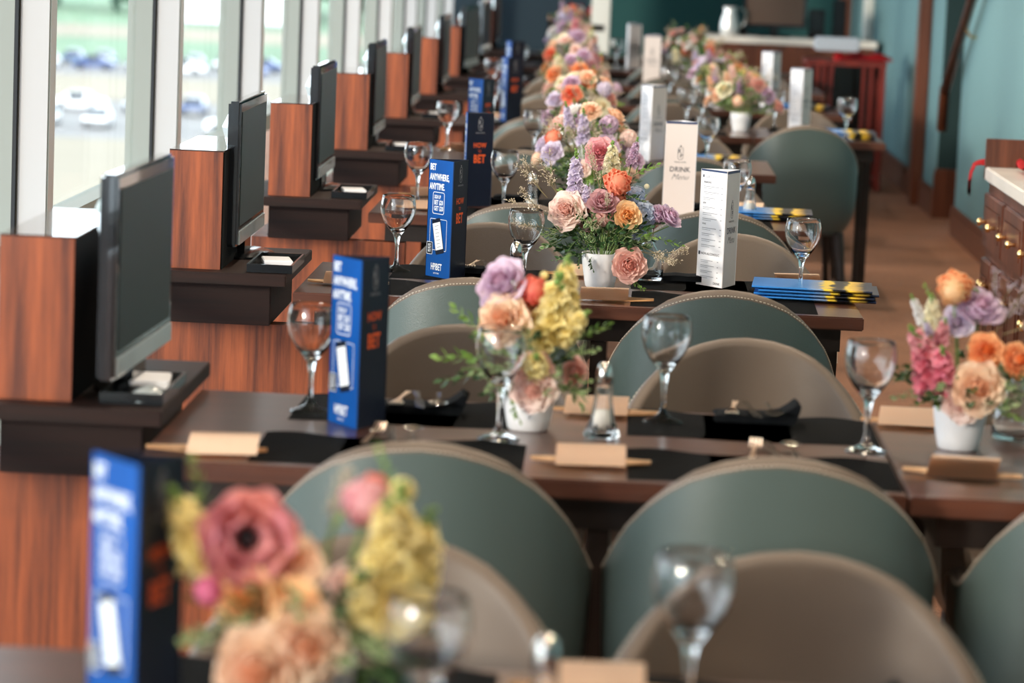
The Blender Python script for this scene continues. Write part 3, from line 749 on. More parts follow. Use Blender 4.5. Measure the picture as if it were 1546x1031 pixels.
def panel_mesh(kind):
    bm = bmesh.new(); box(bm, -PW / 2, PW / 2, 0.0004, 0.0012, 0, PH, 0)
    M = Matrix.Identity(4)
    T = lambda x, z: Matrix.Translation((x, 0, z))
    if kind == 'blue':
        L = -PW / 2 + 0.006
        text_into(bm, 'BET', 0.0225, T(L, 0.271), 1, 0.62, 0.035, align='LEFT')
        text_into(bm, 'ANYWHERE,', 0.0225, T(L, 0.246), 1, 0.60, 0.035, align='LEFT')
        text_into(bm, 'ANYTIME.', 0.0225, T(L, 0.222), 1, 0.60, 0.035, align='LEFT')
        rrect(bm, T(0, 0), -0.030, 0.018, 0.160, 0.216, 0.006, 0.0016, 1)
        text_into(bm, 'SIGN UP', 0.013, T(-0.024, 0.199), 1, 0.52, 0.03, align='LEFT')
        text_into(bm, 'BET $20', 0.016, T(-0.024, 0.184), 1, 0.62, 0.03, align='LEFT')
        text_into(bm, 'GET $20', 0.016, T(-0.024, 0.169), 1, 0.62, 0.03, align='LEFT')
        rrect(bm, T(0, 0), -0.038, 0.032, 0.068, 0.148, 0.004, 0.0012, 1)
        Mp = T(0.0, 0.108) @ Matrix.Rotation(math.radians(13), 4, 'Y') @ Matrix.Translation((0, -0.0003, 0))
        Mp = Matrix.Translation((-0.003, -0.0003, 0.104)) @ Matrix.Rotation(math.radians(-14), 4, 'Y')
        rrect(bm, Mp, -0.0175, 0.0175, -0.045, 0.045, 0.004, 0, 2, True)
        rrect(bm, Mp @ Matrix.Translation((0, -0.0002, 0)), -0.0155, 0.0155, -0.034, 0.035, 0.001, 0, 1, True)
        for q in range(7): rrect(bm, Mp @ Matrix.Translation((0, -0.0004, 0)), -0.008, 0.008 - 0.003 * (q % 2), 0.026 - q * 0.009, 0.0275 - q * 0.009, 0.0004, 0, 3, True)
        rrect(bm, T(0, 0) @ Matrix.Translation((0, -0.0002, 0)), -0.048, -0.024, 0.056, 0.088, 0.003, 0, 2, True)
        rrect(bm, T(0, 0) @ Matrix.Translation((0, -0.0004, 0)), -0.048, -0.024, 0.056, 0.088, 0.003, 0.0012, 1)
        for q in range(3): text_into(bm, 'BET', 0.008, T(-0.036, 0.077 - q * 0.0075) @ Matrix.Translation((0, -0.0005, 0)), 1, 0.9, 0.02)
        text_into(bm, 'HPIBET', 0.024, T(-0.006, 0.018), 1, 0.58, 0.02)
        text_into(bm, 'APP STORE', 0.005, T(-0.006, 0.008), 1, 0.9, 0.01)
        return mesh_of('blue_panel', bm, ['blue', 'white_ink', 'navy', 'grey_ink'])
    if kind == 'navy':
        emblem(bm, M, 0.262, 1, 1.0)
        text_into(bm, 'HOW', 0.022, T(0, 0.188), 2, 0.85, 0.02)
        text_into(bm, 'TO', 0.012, T(0, 0.172), 2, 0.8, -0.005)
        text_into(bm, 'BET', 0.036, T(0, 0.140), 2, 0.72, 0.03)
        return mesh_of('navy_panel', bm, ['navy', 'grey_ink', 'orange_ink'])
    if kind == 'navy_plain': return mesh_of('back_panel', bm, ['navy'])
    if kind == 'drink':
        rrect(bm, T(0, 0), -PW / 2, PW / 2, PH - 0.007, PH, 0.0003, 0, 1, True)
        emblem(bm, M, 0.196, 2, 1.05)
        text_into(bm, 'DRINK', 0.0225, T(0, 0.137), 2, 0.95, 0.012)
        text_into(bm, 'Menu', 0.026, T(0.0, 0.112), 2, 0.95, -0.012, 0.5)
        return mesh_of('cover_panel', bm, ['menu_paper_warm', 'midnight', 'dark_ink'])
    if kind == 'list':
        rrect(bm, T(0, 0), -PW / 2, PW / 2, PH - 0.005, PH, 0.0003, 0, 1, True)
        rrect(bm, T(0, 0), -0.043, -0.038, 0.276, 0.283, 0.0003, 0, 2, True)
        text_into(bm, 'CLUB COLLECTION', 0.0088, T(-0.035, 0.276), 3, 0.85, 0.0, align='LEFT')
        rl = random.Random(2); z = 0.262; sec_ = ['SPARKLING', 'BEER', 'WINE']; si = 0; cnt = 0
        while z > 0.095:
            if cnt % 3 == 0 and si < 3:
                text_into(bm, sec_[si], 0.0062, T(-0.038, z), 2, 0.9, 0.01, align='LEFT'); si += 1; z -= 0.0095
            w = rl.uniform(0.045, 0.06)
            rrect(bm, T(0, 0), -0.038, -0.038 + w, z, z + 0.0016, 0.0003, 0, 3, True); rrect(bm, T(0, 0), -0.038, -0.038 + w * 0.6, z - 0.0042, z - 0.003, 0.0003, 0, 3, True)
            rrect(bm, T(0, 0), 0.030, 0.037, z - 0.001, z + 0.001, 0.0003, 0, 3, True); z -= 0.0145; cnt += 1
        rrect(bm, T(0, 0), -0.047, -0.040, 0.078, 0.087, 0.0003, 0, 2, True)
        text_into(bm, 'NON-ALCOHOLIC', 0.0088, T(-0.037, 0.079), 2, 0.95, 0.01, align='LEFT')
        for q in range(4):
            z = 0.064 - q * 0.0135; rrect(bm, T(0, 0), -0.037, 0.01 + 0.006 * (q % 2), z, z + 0.0014, 0.0003, 0, 3, True); rrect(bm, T(0, 0), -0.037, -0.008, z - 0.004, z - 0.0028, 0.0003, 0, 3, True)
            rrect(bm, T(0, 0), 0.027, 0.032, z - 0.001, z + 0.001, 0.0003, 0, 3, True)
        text_into(bm, 'DRINK', 0.0085, T(0.028, 0.006), 2, 1, 0.01)
        return mesh_of('list_panel', bm, ['menu_paper', 'midnight', 'dark_ink', 'grey_ink'])
PMESH = {k: panel_mesh(k) for k in ('blue', 'navy', 'navy_plain', 'drink', 'list')}
def menu_proto(name, lk, rk, bk, cat):
    t = empty(name, (0, 0, 0), 0, 'x', cat)      # origin: foot of the front ridge
    F = Vector((0, 0, 0)); L = Vector((-PW / 2, PW * 0.866, 0)); R_ = Vector((PW / 2, PW * 0.866, 0))
    # a panel's own frame: x along the panel, -y outwards
    for (a, b_, kind) in ((L, F, lk), (F, R_, rk), (R_, L, bk)):
        mid = (a + b_) / 2; d = b_ - a; ang = math.atan2(d.y, d.x)
        o = obj({'blue': 'blue_panel', 'navy': 'navy_panel', 'navy_plain': 'back_panel', 'drink': 'cover_panel', 'list': 'list_panel'}[kind], PMESH[kind], None, t, loc=mid, rot=(0, 0, ang))
    return t
KMB = Kind(menu_proto('betting_guide', 'blue', 'navy', 'navy_plain', 'table menu'))
KMD = Kind(menu_proto('drink_menu', 'list', 'drink', 'list', 'table menu'))
def bmenu(x, y, rz, lab, tilt=0): KMB.put((x, y, TT + 0.0007), 0, lab, 'blue three-sided betting guides', rot=(0, tilt, rz))
def dmenu(x, y, rz, lab, tilt=0): KMD.put((x, y, TT + 0.0007), 0, lab, 'white three-sided drink menus', rot=(0, tilt, rz))
# ------------------------------------------------------------------ flowers
FR = random.Random(11)
def petal(bm, M, L, Wd, cup, curl, mi=0, nu=5, nv=5, ruf=0.0, tip=0.0, rnd=FR):
    """petal growing along +Z of M, bending outwards (+Y)"""
    P = []; ph = rnd.uniform(0, 6)
    for j in range(nv):
        v = math.sin(j / (nv - 1) * PI / 2) if nv > 3 else j / (nv - 1)
        w = Wd * (0.4 + 0.6 * math.sin(PI * v)) if v < 0.5 else Wd * max(0.42, (max(0, 1 - ((v - 0.5) / 0.5) ** 2)) ** 0.35)
        row = []
        for i in range(nu):
            u = -1 + 2 * i / (nu - 1)
            y = -cup * (u * u) * Wd * 0.5 + curl * v * v * L + ruf * L * math.sin(u * 4 + ph + v * 3) * v
            z = L * v * (1 - 0.13 * abs(u) ** 3 * v) + tip * L * (1 - abs(u)) * max(0, v - 0.7)
            row.append(M @ Vector((w * u / 2 * 2 * 0.5, y, z)))
        P.append(row)
    grid(bm, P, mi)
def bloom_rose(R=0.04, n=26, mi0=0, ruf=0.02, open_=1.0, seed=1, mats=1):
    """facing +Z; petals in a spiral, outer ones opening wide"""
    r = random.Random(seed); bm = bmesh.new()
    for i in range(n):
        t = i / (n - 1); a = i * 2.39996 + r.uniform(-.15, .15)
        rad = R * 0.06 + R * 0.42 * t ** 0.9; tilt = math.radians(-14 + 62 * open_ * t ** 1.3 + r.uniform(-4, 4))
        L = R * (0.75 + 0.25 * t); Wd = R * (0.55 + 0.95 * t)
        M = Matrix.Rotation(a, 4, 'Z') @ Matrix.Translation((0, rad, -R * 0.32 * t)) @ Matrix.Rotation(-tilt, 4, 'X')
        petal(bm, M, L, Wd, 0.5 - 0.42 * t, 0.08 + 0.16 * t * open_, (1 if (mats > 1 and t < 0.4) else 0), 5, 6, ruf * (0.3 + t), 0, r)
    tube(bm, [(0, 0, -R * 0.75), (0, 0, -R * 0.2)], [R * 0.12, R * 0.3], 8, mats)
    return bm
def bloom_ranunculus(R=0.035, seed=1, mats=1):
    r = random.Random(seed); bm = bmesh.new(); n = 46
    for i in range(n):
        t = i / (n - 1); a = i * 2.39996
        pol = math.radians(12 + 100 * t ** 0.85)   # position over a ball
        rad = R * (0.72 + 0.28 * t)
        M = Matrix.Rotation(a, 4, 'Z') @ Matrix.Rotation(-pol, 4, 'X') @ Matrix.Translation((0, 0, rad * 0.93)) @ Matrix.Rotation(math.radians(102 - 26 * t), 4, 'X')
        M = M @ Matrix.Translation((0, 0, -R * 0.25))
        petal(bm, M, R * (0.5 + 0.35 * t), R * (0.55 + 0.6 * t), 0.7, -0.12, 1 if (mats > 1 and t < 0.3) else 0, 5, 4, 0.01, 0, r)
    bmesh.ops.create_icosphere(bm, subdivisions=2, radius=R * 0.78)
    tube(bm, [(0, 0, -R * 1.1), (0, 0, -R * 0.6)], R * 0.12, 8, mats)
    return bm
def bloom_anemone(R=0.045, seed=2):
    r = random.Random(seed); bm = bmesh.new()
    for k, (n, til, L, off) in enumerate(((7, 55, 1.0, 0), (7, 74, 1.05, 0.4), (6, 30, 0.75, 0.2))):
        for i in range(n):
            a = 2 * PI * i / n + off + r.uniform(-.1, .1)
            M = Matrix.Rotation(a, 4, 'Z') @ Matrix.Translation((0, R * 0.12, 0)) @ Matrix.Rotation(-math.radians(til + r.uniform(-6, 6)), 4, 'X')
            petal(bm, M, R * L, R * 1.3, 0.15, -0.1, 0, 7, 7, 0.04, 0, r)
    bmesh.ops.create_icosphere(bm, subdivisions=2, radius=R * 0.22, matrix=Matrix.Translation((0, 0, R * 0.2)))
    for f in bm.faces:
        if len(f.verts) == 3: f.material_index = 1
    for i in range(34):
        a = r.uniform(0, 6.28); q = R * r.uniform(0.2, 0.32)
        tube(bm, [(0.05 * R * math.cos(a), 0.05 * R * math.sin(a), R * 0.1), (q * math.cos(a), q * math.sin(a), R * r.uniform(0.2, 0.35))], R * 0.012, 4, 1)
    return bm
def floret(bm, M, r, n=5, mi=0, rnd=FR, til=60):
    for i in range(n):
        Mm = M @ Matrix.Rotation(2 * PI * i / n, 4, 'Z') @ Matrix.Rotation(-math.radians(til + rnd.uniform(-15, 15)), 4, 'X')
        petal(bm, Mm, r, r * 0.95, 0.5, 0.15, mi, 3, 3, 0.0, 0, rnd)
def spike(H=0.12, wide=0.022, n=34, seed=1, tipgreen=0.3, mats=0):
    """stock / snapdragon: florets up a stem along +Z"""
    r = random.Random(seed); bm = bmesh.new()
    tube(bm, [(0, 0, -0.03), (0.002, 0, H * 0.5), (-0.003, 0.002, H)], [0.0025, 0.002, 0.0012], 6, 1)
    for i in range(n):
        t = i / n; a = i * 2.39996; z = H * (0.02 + 0.96 * t); sz = wide * (1 - 0.62 * t ** 1.4)
        M = Matrix.Translation((0, 0, z)) @ Matrix.Rotation(a, 4, 'Z') @ Matrix.Rotation(-math.radians(66 - 30 * t), 4, 'X') @ Matrix.Translation((0, 0, sz * 0.35))
        if t > 1 - tipgreen:
            bmesh.ops.create_icosphere(bm, subdivisions=1, radius=sz * 0.42, matrix=M @ Matrix.Diagonal((0.7, 0.7, 1.2, 1)))
            for f in bm.faces[-20:]: f.material_index = 1
        else:
            floret(bm, M, sz * 0.95, 5, 0, r, 50); floret(bm, M @ Matrix.Translation((0, 0, sz * 0.1)), sz * 0.6, 4, 0, r, 20)
    return bm
def cluster(R=0.03, n=46, seed=1):
    r = random.Random(seed); bm = bmesh.new()
    for i in range(n):
        z = 1 - 1.6 * i / n; q = math.sqrt(max(0, 1 - z * z)); a = i * 2.39996
        d = Vector((q * math.cos(a), q * math.sin(a), z)); M = Matrix.Translation(d * R * r.uniform(0.85, 1.05)) @ d.to_track_quat('Z', 'Y').to_matrix().to_4x4()
        floret(bm, M, R * 0.38, 4, 0, r, 72)
    return bm
def leaf(bm, M, L, Wd, mi=0, edge=None, fold=0.3, droop=0.3):
    P = []
    for j in range(6):
        v = j / 5; w = Wd / 2 * math.sin(PI * (0.04 + 0.94 * v) ** 0.85) + 0.0002
        P.append([M @ Vector((w * u, fold * abs(u) * w * 0.8 - droop * L * v * v, L * v)) for u in (-1, -0.62, 0, 0.62, 1)])
    grid(bm, P, (lambda i, j: edge if (edge is not None and j in (0, 3)) else mi))
def sprig(H=0.10, n=11, L=0.026, Wd=0.012, seed=1, mi=0, edge=None, bend=0.3):
    """leafy twig along +Z"""
    r = random.Random(seed); bm = bmesh.new(); pts = []
    for j in range(7):
        v = j / 6; pts.append(Vector((bend * H * v * v, 0.02 * H * math.sin(v * 5), H * v * (1 - 0.2 * v * abs(bend)))))
    tube(bm, pts, [0.0014, 0.0013, 0.0012, 0.0011, 0.001, 0.0008, 0.0006], 5, 2)
    for i in range(n):
        v = 0.15 + 0.85 * i / (n - 1); q = v * 6; j = min(5, int(q)); p = pts[j].lerp(pts[j + 1], q - j)
        a = i * 2.4 + r.uniform(-.3, .3); til = math.radians(r.uniform(38, 70) if i < n - 1 else 8)
        M = Matrix.Translation(p) @ Matrix.Rotation(a, 4, 'Z') @ Matrix.Rotation(-til, 4, 'X')
        leaf(bm, M, L * r.uniform(0.8, 1.2) * (1.1 - 0.4 * v), Wd * (1.1 - 0.3 * v), mi, edge)
    return bm
def wisp(H=0.12, seed=1, dens=26):
    r = random.Random(seed); bm = bmesh.new()
    for s in range(3):
        dx, dy = r.uniform(-.4, .4), r.uniform(-.3, .3)
        P0 = [Vector((dx * H * v * v, dy * H * v * v, H * v)) for v in (0, .25, .5, .75, 1)]
        tube(bm, P0, [0.0009, 0.0008, 0.0007, 0.0006, 0.0004], 4, 0)
        for i in range(dens):
            v = r.uniform(0.35, 1); q = v * 4; j = min(3, int(q)); p = P0[j].lerp(P0[j + 1], q - j)
            e_ = p + Vector((r.uniform(-1, 1), r.uniform(-1, 1), r.uniform(0.2, 1))) * H * 0.10
            tube(bm, [p, e_], 0.0004, 3, 0, False)
            for c in range(2):
                bmesh.ops.create_icosphere(bm, subdivisions=1, radius=r.uniform(0.0010, 0.0017), matrix=Matrix.Translation(p.lerp(e_, 0.6 + 0.4 * c)))
                for f in bm.faces[-20:]: f.material_index = 1
    return bm
FM = {}
def fmesh(kind, col, v=0):
    key = (kind, col, v)
    if key in FM: return FM[key]
    pc = 'petal_' + col if 'petal_' + col in MATS else None
    if kind == 'rose': me = mesh_of('rose', bloom_rose(0.04, 30, seed=v + 1, mats=2), [pc, pc + '_heart', 'leaf_mid'], True)
    elif kind == 'garden': me = mesh_of('garden_rose', bloom_rose(0.04, 52, ruf=0.06, open_=1.15, seed=v + 5, mats=2), [pc, pc + '_heart', 'leaf_mid'], True)
    elif kind == 'bud': me = mesh_of('rose_bud', bloom_rose(0.04, 18, open_=0.35, seed=v + 9, mats=2), [pc, pc + '_heart', 'leaf_mid'], True)
    elif kind == 'ranunculus': me = mesh_of('ranunculus', bloom_ranunculus(0.04, v + 1, mats=2), [pc, pc + '_heart', 'leaf_mid'], True)
    elif kind == 'anemone': me = mesh_of('anemone', bloom_anemone(0.05), [pc, 'seed_dark'], True)
    elif kind == 'spike': me = mesh_of('flower_spike', spike(0.12, 0.031 if col in ('yellow', 'brightpink', 'pink', 'cream') else 0.022, 26 if col in ('yellow', 'brightpink', 'pink', 'cream') else 36, v + 1, 0.25), [pc, 'leaf_light'], True)
    elif kind == 'cluster': me = mesh_of('hydrangea_head', cluster(0.03, 46, v + 1), [pc], True)
    elif kind == 'sprig': me = mesh_of('leafy_sprig', sprig(seed=v + 1, mi=0, edge=1 if col == 'variegated' else None, bend=0.3 if v % 2 else -0.25), {'variegated': ['leaf_mid', 'leaf_edge', 'stem'], 'dark': ['leaf_dark', 'leaf_mid', 'stem'], 'light': ['leaf_light', 'leaf_edge', 'stem']}[col], True)
    elif kind == 'vine': me = mesh_of('trailing_vine', sprig(0.09, 15, 0.017, 0.010, v + 3, 0, None, 0.5), {'dark': ['leaf_dark', 'leaf_mid', 'stem'], 'light': ['leaf_light', 'leaf_edge', 'stem']}[col], True)
    elif kind == 'wisp': me = mesh_of('wispy_filler', wisp(0.12, v + 1), ['twig', 'wisp' if col != 'mauve' else 'wisp_mauve'])
    elif kind == 'berry':
        bm = bmesh.new(); bmesh.ops.create_icosphere(bm, subdivisions=2, radius=0.5 * 0.02); me = mesh_of('flower_bud', bm, [pc], True)
    FM[key] = me; return me
NAMES = dict(rose='rose', garden='garden_rose', bud='rose_bud', ranunculus='ranunculus', anemone='anemone', spike='flower_spike', cluster='hydrangea_head', sprig='leafy_sprig', vine='trailing_vine', wisp='wispy_filler', berry='flower_bud')
BASE = dict(rose=0.08, garden=0.08, bud=0.07, ranunculus=0.08, anemone=0.10, spike=0.12, cluster=0.068, sprig=0.10, vine=0.09, wisp=0.12, berry=0.02)
CORE = Vector((0, 0, 0.10))
def bloom(parent, kind, col, pos, size, d=None, v=0, stem_to=None, roll=0):
    """pos in the arrangement's own space; d = direction the flower faces or grows"""
    p = Vector(pos); d = Vector(d) if d is not None else (p - CORE)
    if d.length < 1e-4: d = Vector((0, -0.3, 1))
    q = d.to_track_quat('Z', 'Y') @ Matrix.Rotation(roll, 3, 'Z').to_quaternion()
    o = obj(NAMES[kind], fmesh(kind, col, v), None, parent, loc=p); o.rotation_euler = q.to_euler(); s = size / BASE[kind]; o.scale = (s, s, s)
    return o
pot_prof = [(0, 0), (0.032, 0), (0.0345, 0.003), (0.038, 0.02), (0.0435, 0.055), (0.046, 0.082), (0.0445, 0.084), (0.043, 0.080), (0.040, 0.055), (0.0365, 0.03), (0, 0.028)]
POT = mesh_of('pot', lathe(bmesh.new(), [(a * 1.06, b * 1.04) for a, b in pot_prof], 48), 'porcelain', True)
SOIL = mesh_of('floral_foam', lathe(bmesh.new(), [(0.0, 0.055), (0.0405, 0.055), (0.0405, 0.073), (0, 0.08)], 24), 'leaf_dark', True)
def arrangement(x, y, label, rz=0):
    t = empty('flower_arrangement', (x, y, TT + 0.0005), rz, label, 'flower arrangement', 'flower arrangements in white pots')
    obj('pot', POT, None, t); obj('floral_foam', SOIL, None, t)
    return t
def stems(t, tops, mi='stem'):
    bm = bmesh.new()
    for p in tops:
        p = Vector(p); a = Vector((p.x * 0.15, p.y * 0.15, 0.07)); mid = a.lerp(p, 0.5) + Vector((0, 0, 0.01))
        tube(bm, [a, mid, p], 0.0016, 5)
    obj('stems', bm, mi, t, smooth=True)
def foliage(t, n, rad, zlo, zhi, kinds, seed, size=(0.07, 0.11), front=0.0):
    r = random.Random(seed)
    for i in range(n):
        a = 2 * PI * i / n + r.uniform(-.3, .3); z = r.uniform(zlo, zhi); rr = rad * r.uniform(0.25, 0.6)
        p = Vector((rr * math.cos(a), rr * math.sin(a), z)); el = r.uniform(-0.35, 0.7)
        d = Vector((math.cos(a), math.sin(a), el)); kd, cl = r.choice(kinds)
        bloom(t, kd, cl, p, r.uniform(*size), d, v=r.randint(0, 3), roll=r.uniform(0, 6))
# --- helper: measured offsets. ppm = photo pixels per metre at the pot, base = pot foot in the photo
def M_(base, ppm):
    def f(x, y, dep=0.0):
        dz = (base[1] - y) / ppm; dx = (x - base[0]) / ppm - 0.042 * dz
        return (dx, dep, dz)
    return f
# ------ third table (in focus)
t = arrangement(-0.034, 7.70, 'mixed coral, blush and lilac flower arrangement in white pot on the third table')
P = M_((905, 433), 604)
spec = [('garden', 'blush', (857, 316, -0.05), 0.078, (-0.35, -1, 0.35), 0), ('rose', 'mauve', (911, 303, -0.075), 0.070, (0.0, -0.75, 0.75), 1), ('bud', 'rosy', (911, 325, -0.06), 0.066, (0, -0.6, 0.8), 0),
        ('ranunculus', 'coral', (931, 272, -0.05), 0.072, (0.25, -1, 0.45), 0), ('ranunculus', 'coral', (931, 293, -0.04), 0.048, (0.2, -1, -0.2), 1),
        ('rose', 'apricot', (947, 318, -0.085), 0.060, (0.2, -1, 0.2), 2), ('cluster', 'blue', (973, 318, -0.03), 0.066, (0.4, -1, 0.3), 0), ('cluster', 'blue', (959, 292, 0.0), 0.050, (0.3, -0.8, 0.6), 1),
        ('cluster', 'blue', (962, 345, -0.02), 0.045, (0.3, -1, 0), 2),
        ('rose', 'lilac', (1009, 322, -0.03), 0.062, (0.75, -0.45, 0.7), 3), ('bud', 'lilac', (993, 318, -0.03), 0.056, (0.1, -0.8, 0.5), 1),
        ('garden', 'rosy', (950, 391, -0.09), 0.070, (0.15, -1, 0.0), 2), ('spike', 'palelilac', (868, 298, -0.02), 0.125, (-0.02, -0.05, 1), 0), ('spike', 'palelilac', (882, 312, -0.04), 0.075, (0.1, -0.3, 1), 1),
        ('spike', 'cream', (922, 262, 0.02), 0.085, (0.0, 0.05, 1), 2), ('garden', 'mauve', (888, 325, -0.02), 0.055, (0, -1, 0.2), 3), ('garden', 'pink', (906, 232, 0.06), 0.065, (0, -1, 0.4), 4),
        ('spike', 'lilac', (951, 252, 0.05), 0.08, (0.2, 0, 1), 3), ('berry', 'cream', (976, 277, 0.0), 0.014, (0, -1, 0), 0)]
for kd, cl, (px, py, dp), sz, d, v in spec: bloom(t, kd, cl, P(px, py, dp), sz, d, v)
stems(t, [P(px, py + 12, dp) for kd, cl, (px, py, dp), sz, d, v in spec] + [P(976, 300, 0)])
foliage(t, 56, 0.13, 0.08, 0.17, [('sprig', 'variegated'), ('sprig', 'dark'), ('sprig', 'variegated'), ('sprig', 'dark'), ('vine', 'dark')], 3, (0.06, 0.095))
foliage(t, 26, 0.06, 0.13, 0.20, [('sprig', 'variegated'), ('sprig', 'dark')], 33, (0.05, 0.08))
foliage(t, 12, 0.10, 0.16, 0.24, [('sprig', 'variegated'), ('sprig', 'light'), ('sprig', 'dark')], 4, (0.05, 0.08))
for (px, py, dp, d, kd, cl, sz, v) in [(826, 300, -0.02, (-0.7, -0.2, 0.7), 'wisp', 'w', 0.11, 0), (838, 330, -0.03, (-0.9, -0.3, 0.35), 'wisp', 'w', 0.12, 1), (905, 290, -0.04, (-0.1, -0.3, 1), 'wisp', 'w', 0.10, 2), (916, 315, -0.09, (0.1, -0.6, 0.8), 'wisp', 'w', 0.07, 3),
        (965, 372, -0.06, (0.8, -0.4, -0.15), 'wisp', 'w', 0.11, 1), (968, 365, -0.05, (0.8, -0.3, -0.35), 'wisp', 'w', 0.10, 2), (880, 335, -0.07, (-0.1, -0.7, 0.6), 'wisp', 'w', 0.07, 0), (845, 305, 0.0, (-0.4, -0.2, 0.9), 'wisp', 'w', 0.12, 3), (835, 345, -0.05, (-1, -0.3, 0.1), 'wisp', 'w', 0.10, 2), (900, 345, -0.1, (0, -0.8, 0.5), 'wisp', 'w', 0.06, 1), (898, 272, -0.04, (-0.2, -0.2, 1), 'wisp', 'w', 0.09, 0),
        (893, 385, -0.05, (-0.3, -0.6, -0.75), 'vine', 'dark', 0.045, 0), (880, 380, -0.05, (-0.5, -0.5, -0.6), 'vine', 'dark', 0.05, 1), (945, 405, -0.07, (0.5, -0.4, -0.6), 'vine', 'light', 0.075, 2), (935, 398, -0.07, (0.1, -0.5, -0.8), 'vine', 'dark', 0.05, 3),
        (955, 262, 0.0, (0.9, -0.2, 0.5), 'sprig', 'light', 0.075, 0), (995, 355, -0.02, (0.9, -0.2, -0.2), 'sprig', 'light', 0.06, 1), (850, 345, -0.06, (-0.9, -0.5, -0.1), 'sprig', 'variegated', 0.07, 1), (960, 350, -0.08, (0.6, -0.8, 0.1), 'sprig', 'light', 0.07, 3)]:
    bloom(t, kd, cl, P(px, py, dp), sz, d, v)
# ------ second table, middle
t = arrangement(-0.14, 5.41, 'yellow, lilac and peach flower arrangement in white pot on the second table')
P = M_((797, 648), 859)
spec = [('rose', 'lilac', (762, 424, -0.03), 0.080, (-0.5, -0.7, 0.55), 0), ('garden', 'lilac', (756, 446, -0.02), 0.06, (-0.5, -1, 0), 1), ('ranunculus', 'red', (806, 432, -0.04), 0.056, (0.2, -1, 0.3), 0), ('garden', 'peach', (765, 474, -0.065), 0.074, (-0.3, -1, 0.3), 0),
        ('spike', 'yellow', (828, 520, -0.04), 0.15, (0.12, -0.25, 1), 0), ('spike', 'yellow', (846, 478, -0.02), 0.12, (0.08, 0.05, 1), 1), ('spike', 'yellow', (812, 555, -0.07), 0.09, (0.0, -0.8, 0.5), 2), ('spike', 'yellow', (848, 500, -0.05), 0.085, (0.6, -0.5, 0.7), 3),
        ('garden', 'rosy', (811, 548, -0.08), 0.055, (0.0, -1, 0.2), 2), ('garden', 'blush', (808, 574, -0.08), 0.066, (-0.1, -1, -0.1), 3), ('garden', 'rosy', (868, 554, -0.02), 0.045, (0.7, -0.8, 0.1), 4), ('berry', 'yellow', (822, 411, 0), 0.016, (0, -1, 0), 0), ('berry', 'yellow', (838, 424, -0.02), 0.022, (0, -1, 0), 0),
        ('berry', 'cream', (846, 433, -0.02), 0.022, (0, -1, 0), 0), ('garden', 'peach', (815, 462, -0.03), 0.05, (0, -1, 0.2), 1)]
for kd, cl, (px, py, dp), sz, d, v in spec: bloom(t, kd, cl, P(px, py, dp), sz, d, v)
stems(t, [P(px, py + 12, dp) for kd, cl, (px, py, dp), sz, d, v in spec])
foliage(t, 26, 0.10, 0.07, 0.14, [('sprig', 'variegated'), ('sprig', 'dark'), ('sprig', 'variegated')], 7, (0.05, 0.08))
foliage(t, 12, 0.10, 0.13, 0.2, [('sprig', 'variegated'), ('sprig', 'dark')], 8, (0.05, 0.07))
for (px, py, dp, d, kd, cl, sz, v) in [(745, 520, 0, (-1, -0.1, 0.9), 'sprig', 'light', 0.095, 0), (740, 545, 0, (-1, -0.1, 0.1), 'sprig', 'light', 0.10, 1), (745, 560, -0.02, (-1, -0.3, -0.2), 'sprig', 'dark', 0.09, 2), (778, 590, -0.05, (-0.2, -0.5, -0.8), 'vine', 'light', 0.055, 0),
        (858, 560, -0.03, (0.3, -0.5, -0.9), 'sprig', 'variegated', 0.07, 1), (875, 505, 0, (1, 0, 0.6), 'sprig', 'light', 0.06, 2), (852, 530, -0.04, (0.6, -0.6, 0.3), 'sprig', 'variegated', 0.07, 3)]:
    bloom(t, kd, cl, P(px, py, dp), sz, d, v)
# ------ second table, aisle end
t = arrangement(0.624, 5.42, 'orange, lilac and bright pink flower arrangement in white pot at the right edge')
P = M_((1446, 677), 857)
spec = [('ranunculus', 'orange', (1437, 430, -0.02), 0.066, (-0.35, -0.9, 0.1), 0), ('ranunculus', 'apricot', (1432, 434, -0.035), 0.050, (-0.5, -1, 0), 1), ('rose', 'lilac', (1472, 464, -0.01), 0.08, (0.3, -0.6, 0.8), 1), ('garden', 'orange', (1480, 519, -0.06), 0.052, (0.1, -1, 0.4), 0), ('garden', 'orange', (1527, 532, -0.05), 0.05, (0.5, -0.9, 0.3), 1),
        ('garden', 'peach', (1467, 572, -0.085), 0.074, (0.1, -1, 0.1), 2), ('garden', 'blush', (1447, 596, -0.07), 0.06, (-0.2, -1, -0.1), 3), ('spike', 'brightpink', (1405, 590, -0.05), 0.12, (-0.35, -0.2, 1), 0), ('spike', 'brightpink', (1415, 570, -0.06), 0.09, (-0.1, -0.6, 0.8), 1),
        ('spike', 'pink', (1400, 545, -0.05), 0.09, (-0.5, -0.3, 0.8), 2), ('spike', 'pink', (1412, 520, -0.03), 0.06, (0.1, -0.3, 0.8), 3), ('spike', 'cream', (1405, 500, -0.01), 0.07, (-0.1, 0, 1), 2), ('spike', 'white', (1392, 490, 0), 0.06, (-0.5, 0, 1), 1), ('spike', 'palelilac', (1398, 500, -0.04), 0.04, (-0.3, -0.5, 0.6), 3),
        ('rose', 'palelilac', (1440, 482, -0.02), 0.05, (-0.3, -1, 0.3), 0)]
for kd, cl, (px, py, dp), sz, d, v in spec: bloom(t, kd, cl, P(px, py, dp), sz, d, v)
stems(t, [P(px, py + 12, dp) for kd, cl, (px, py, dp), sz, d, v in spec])
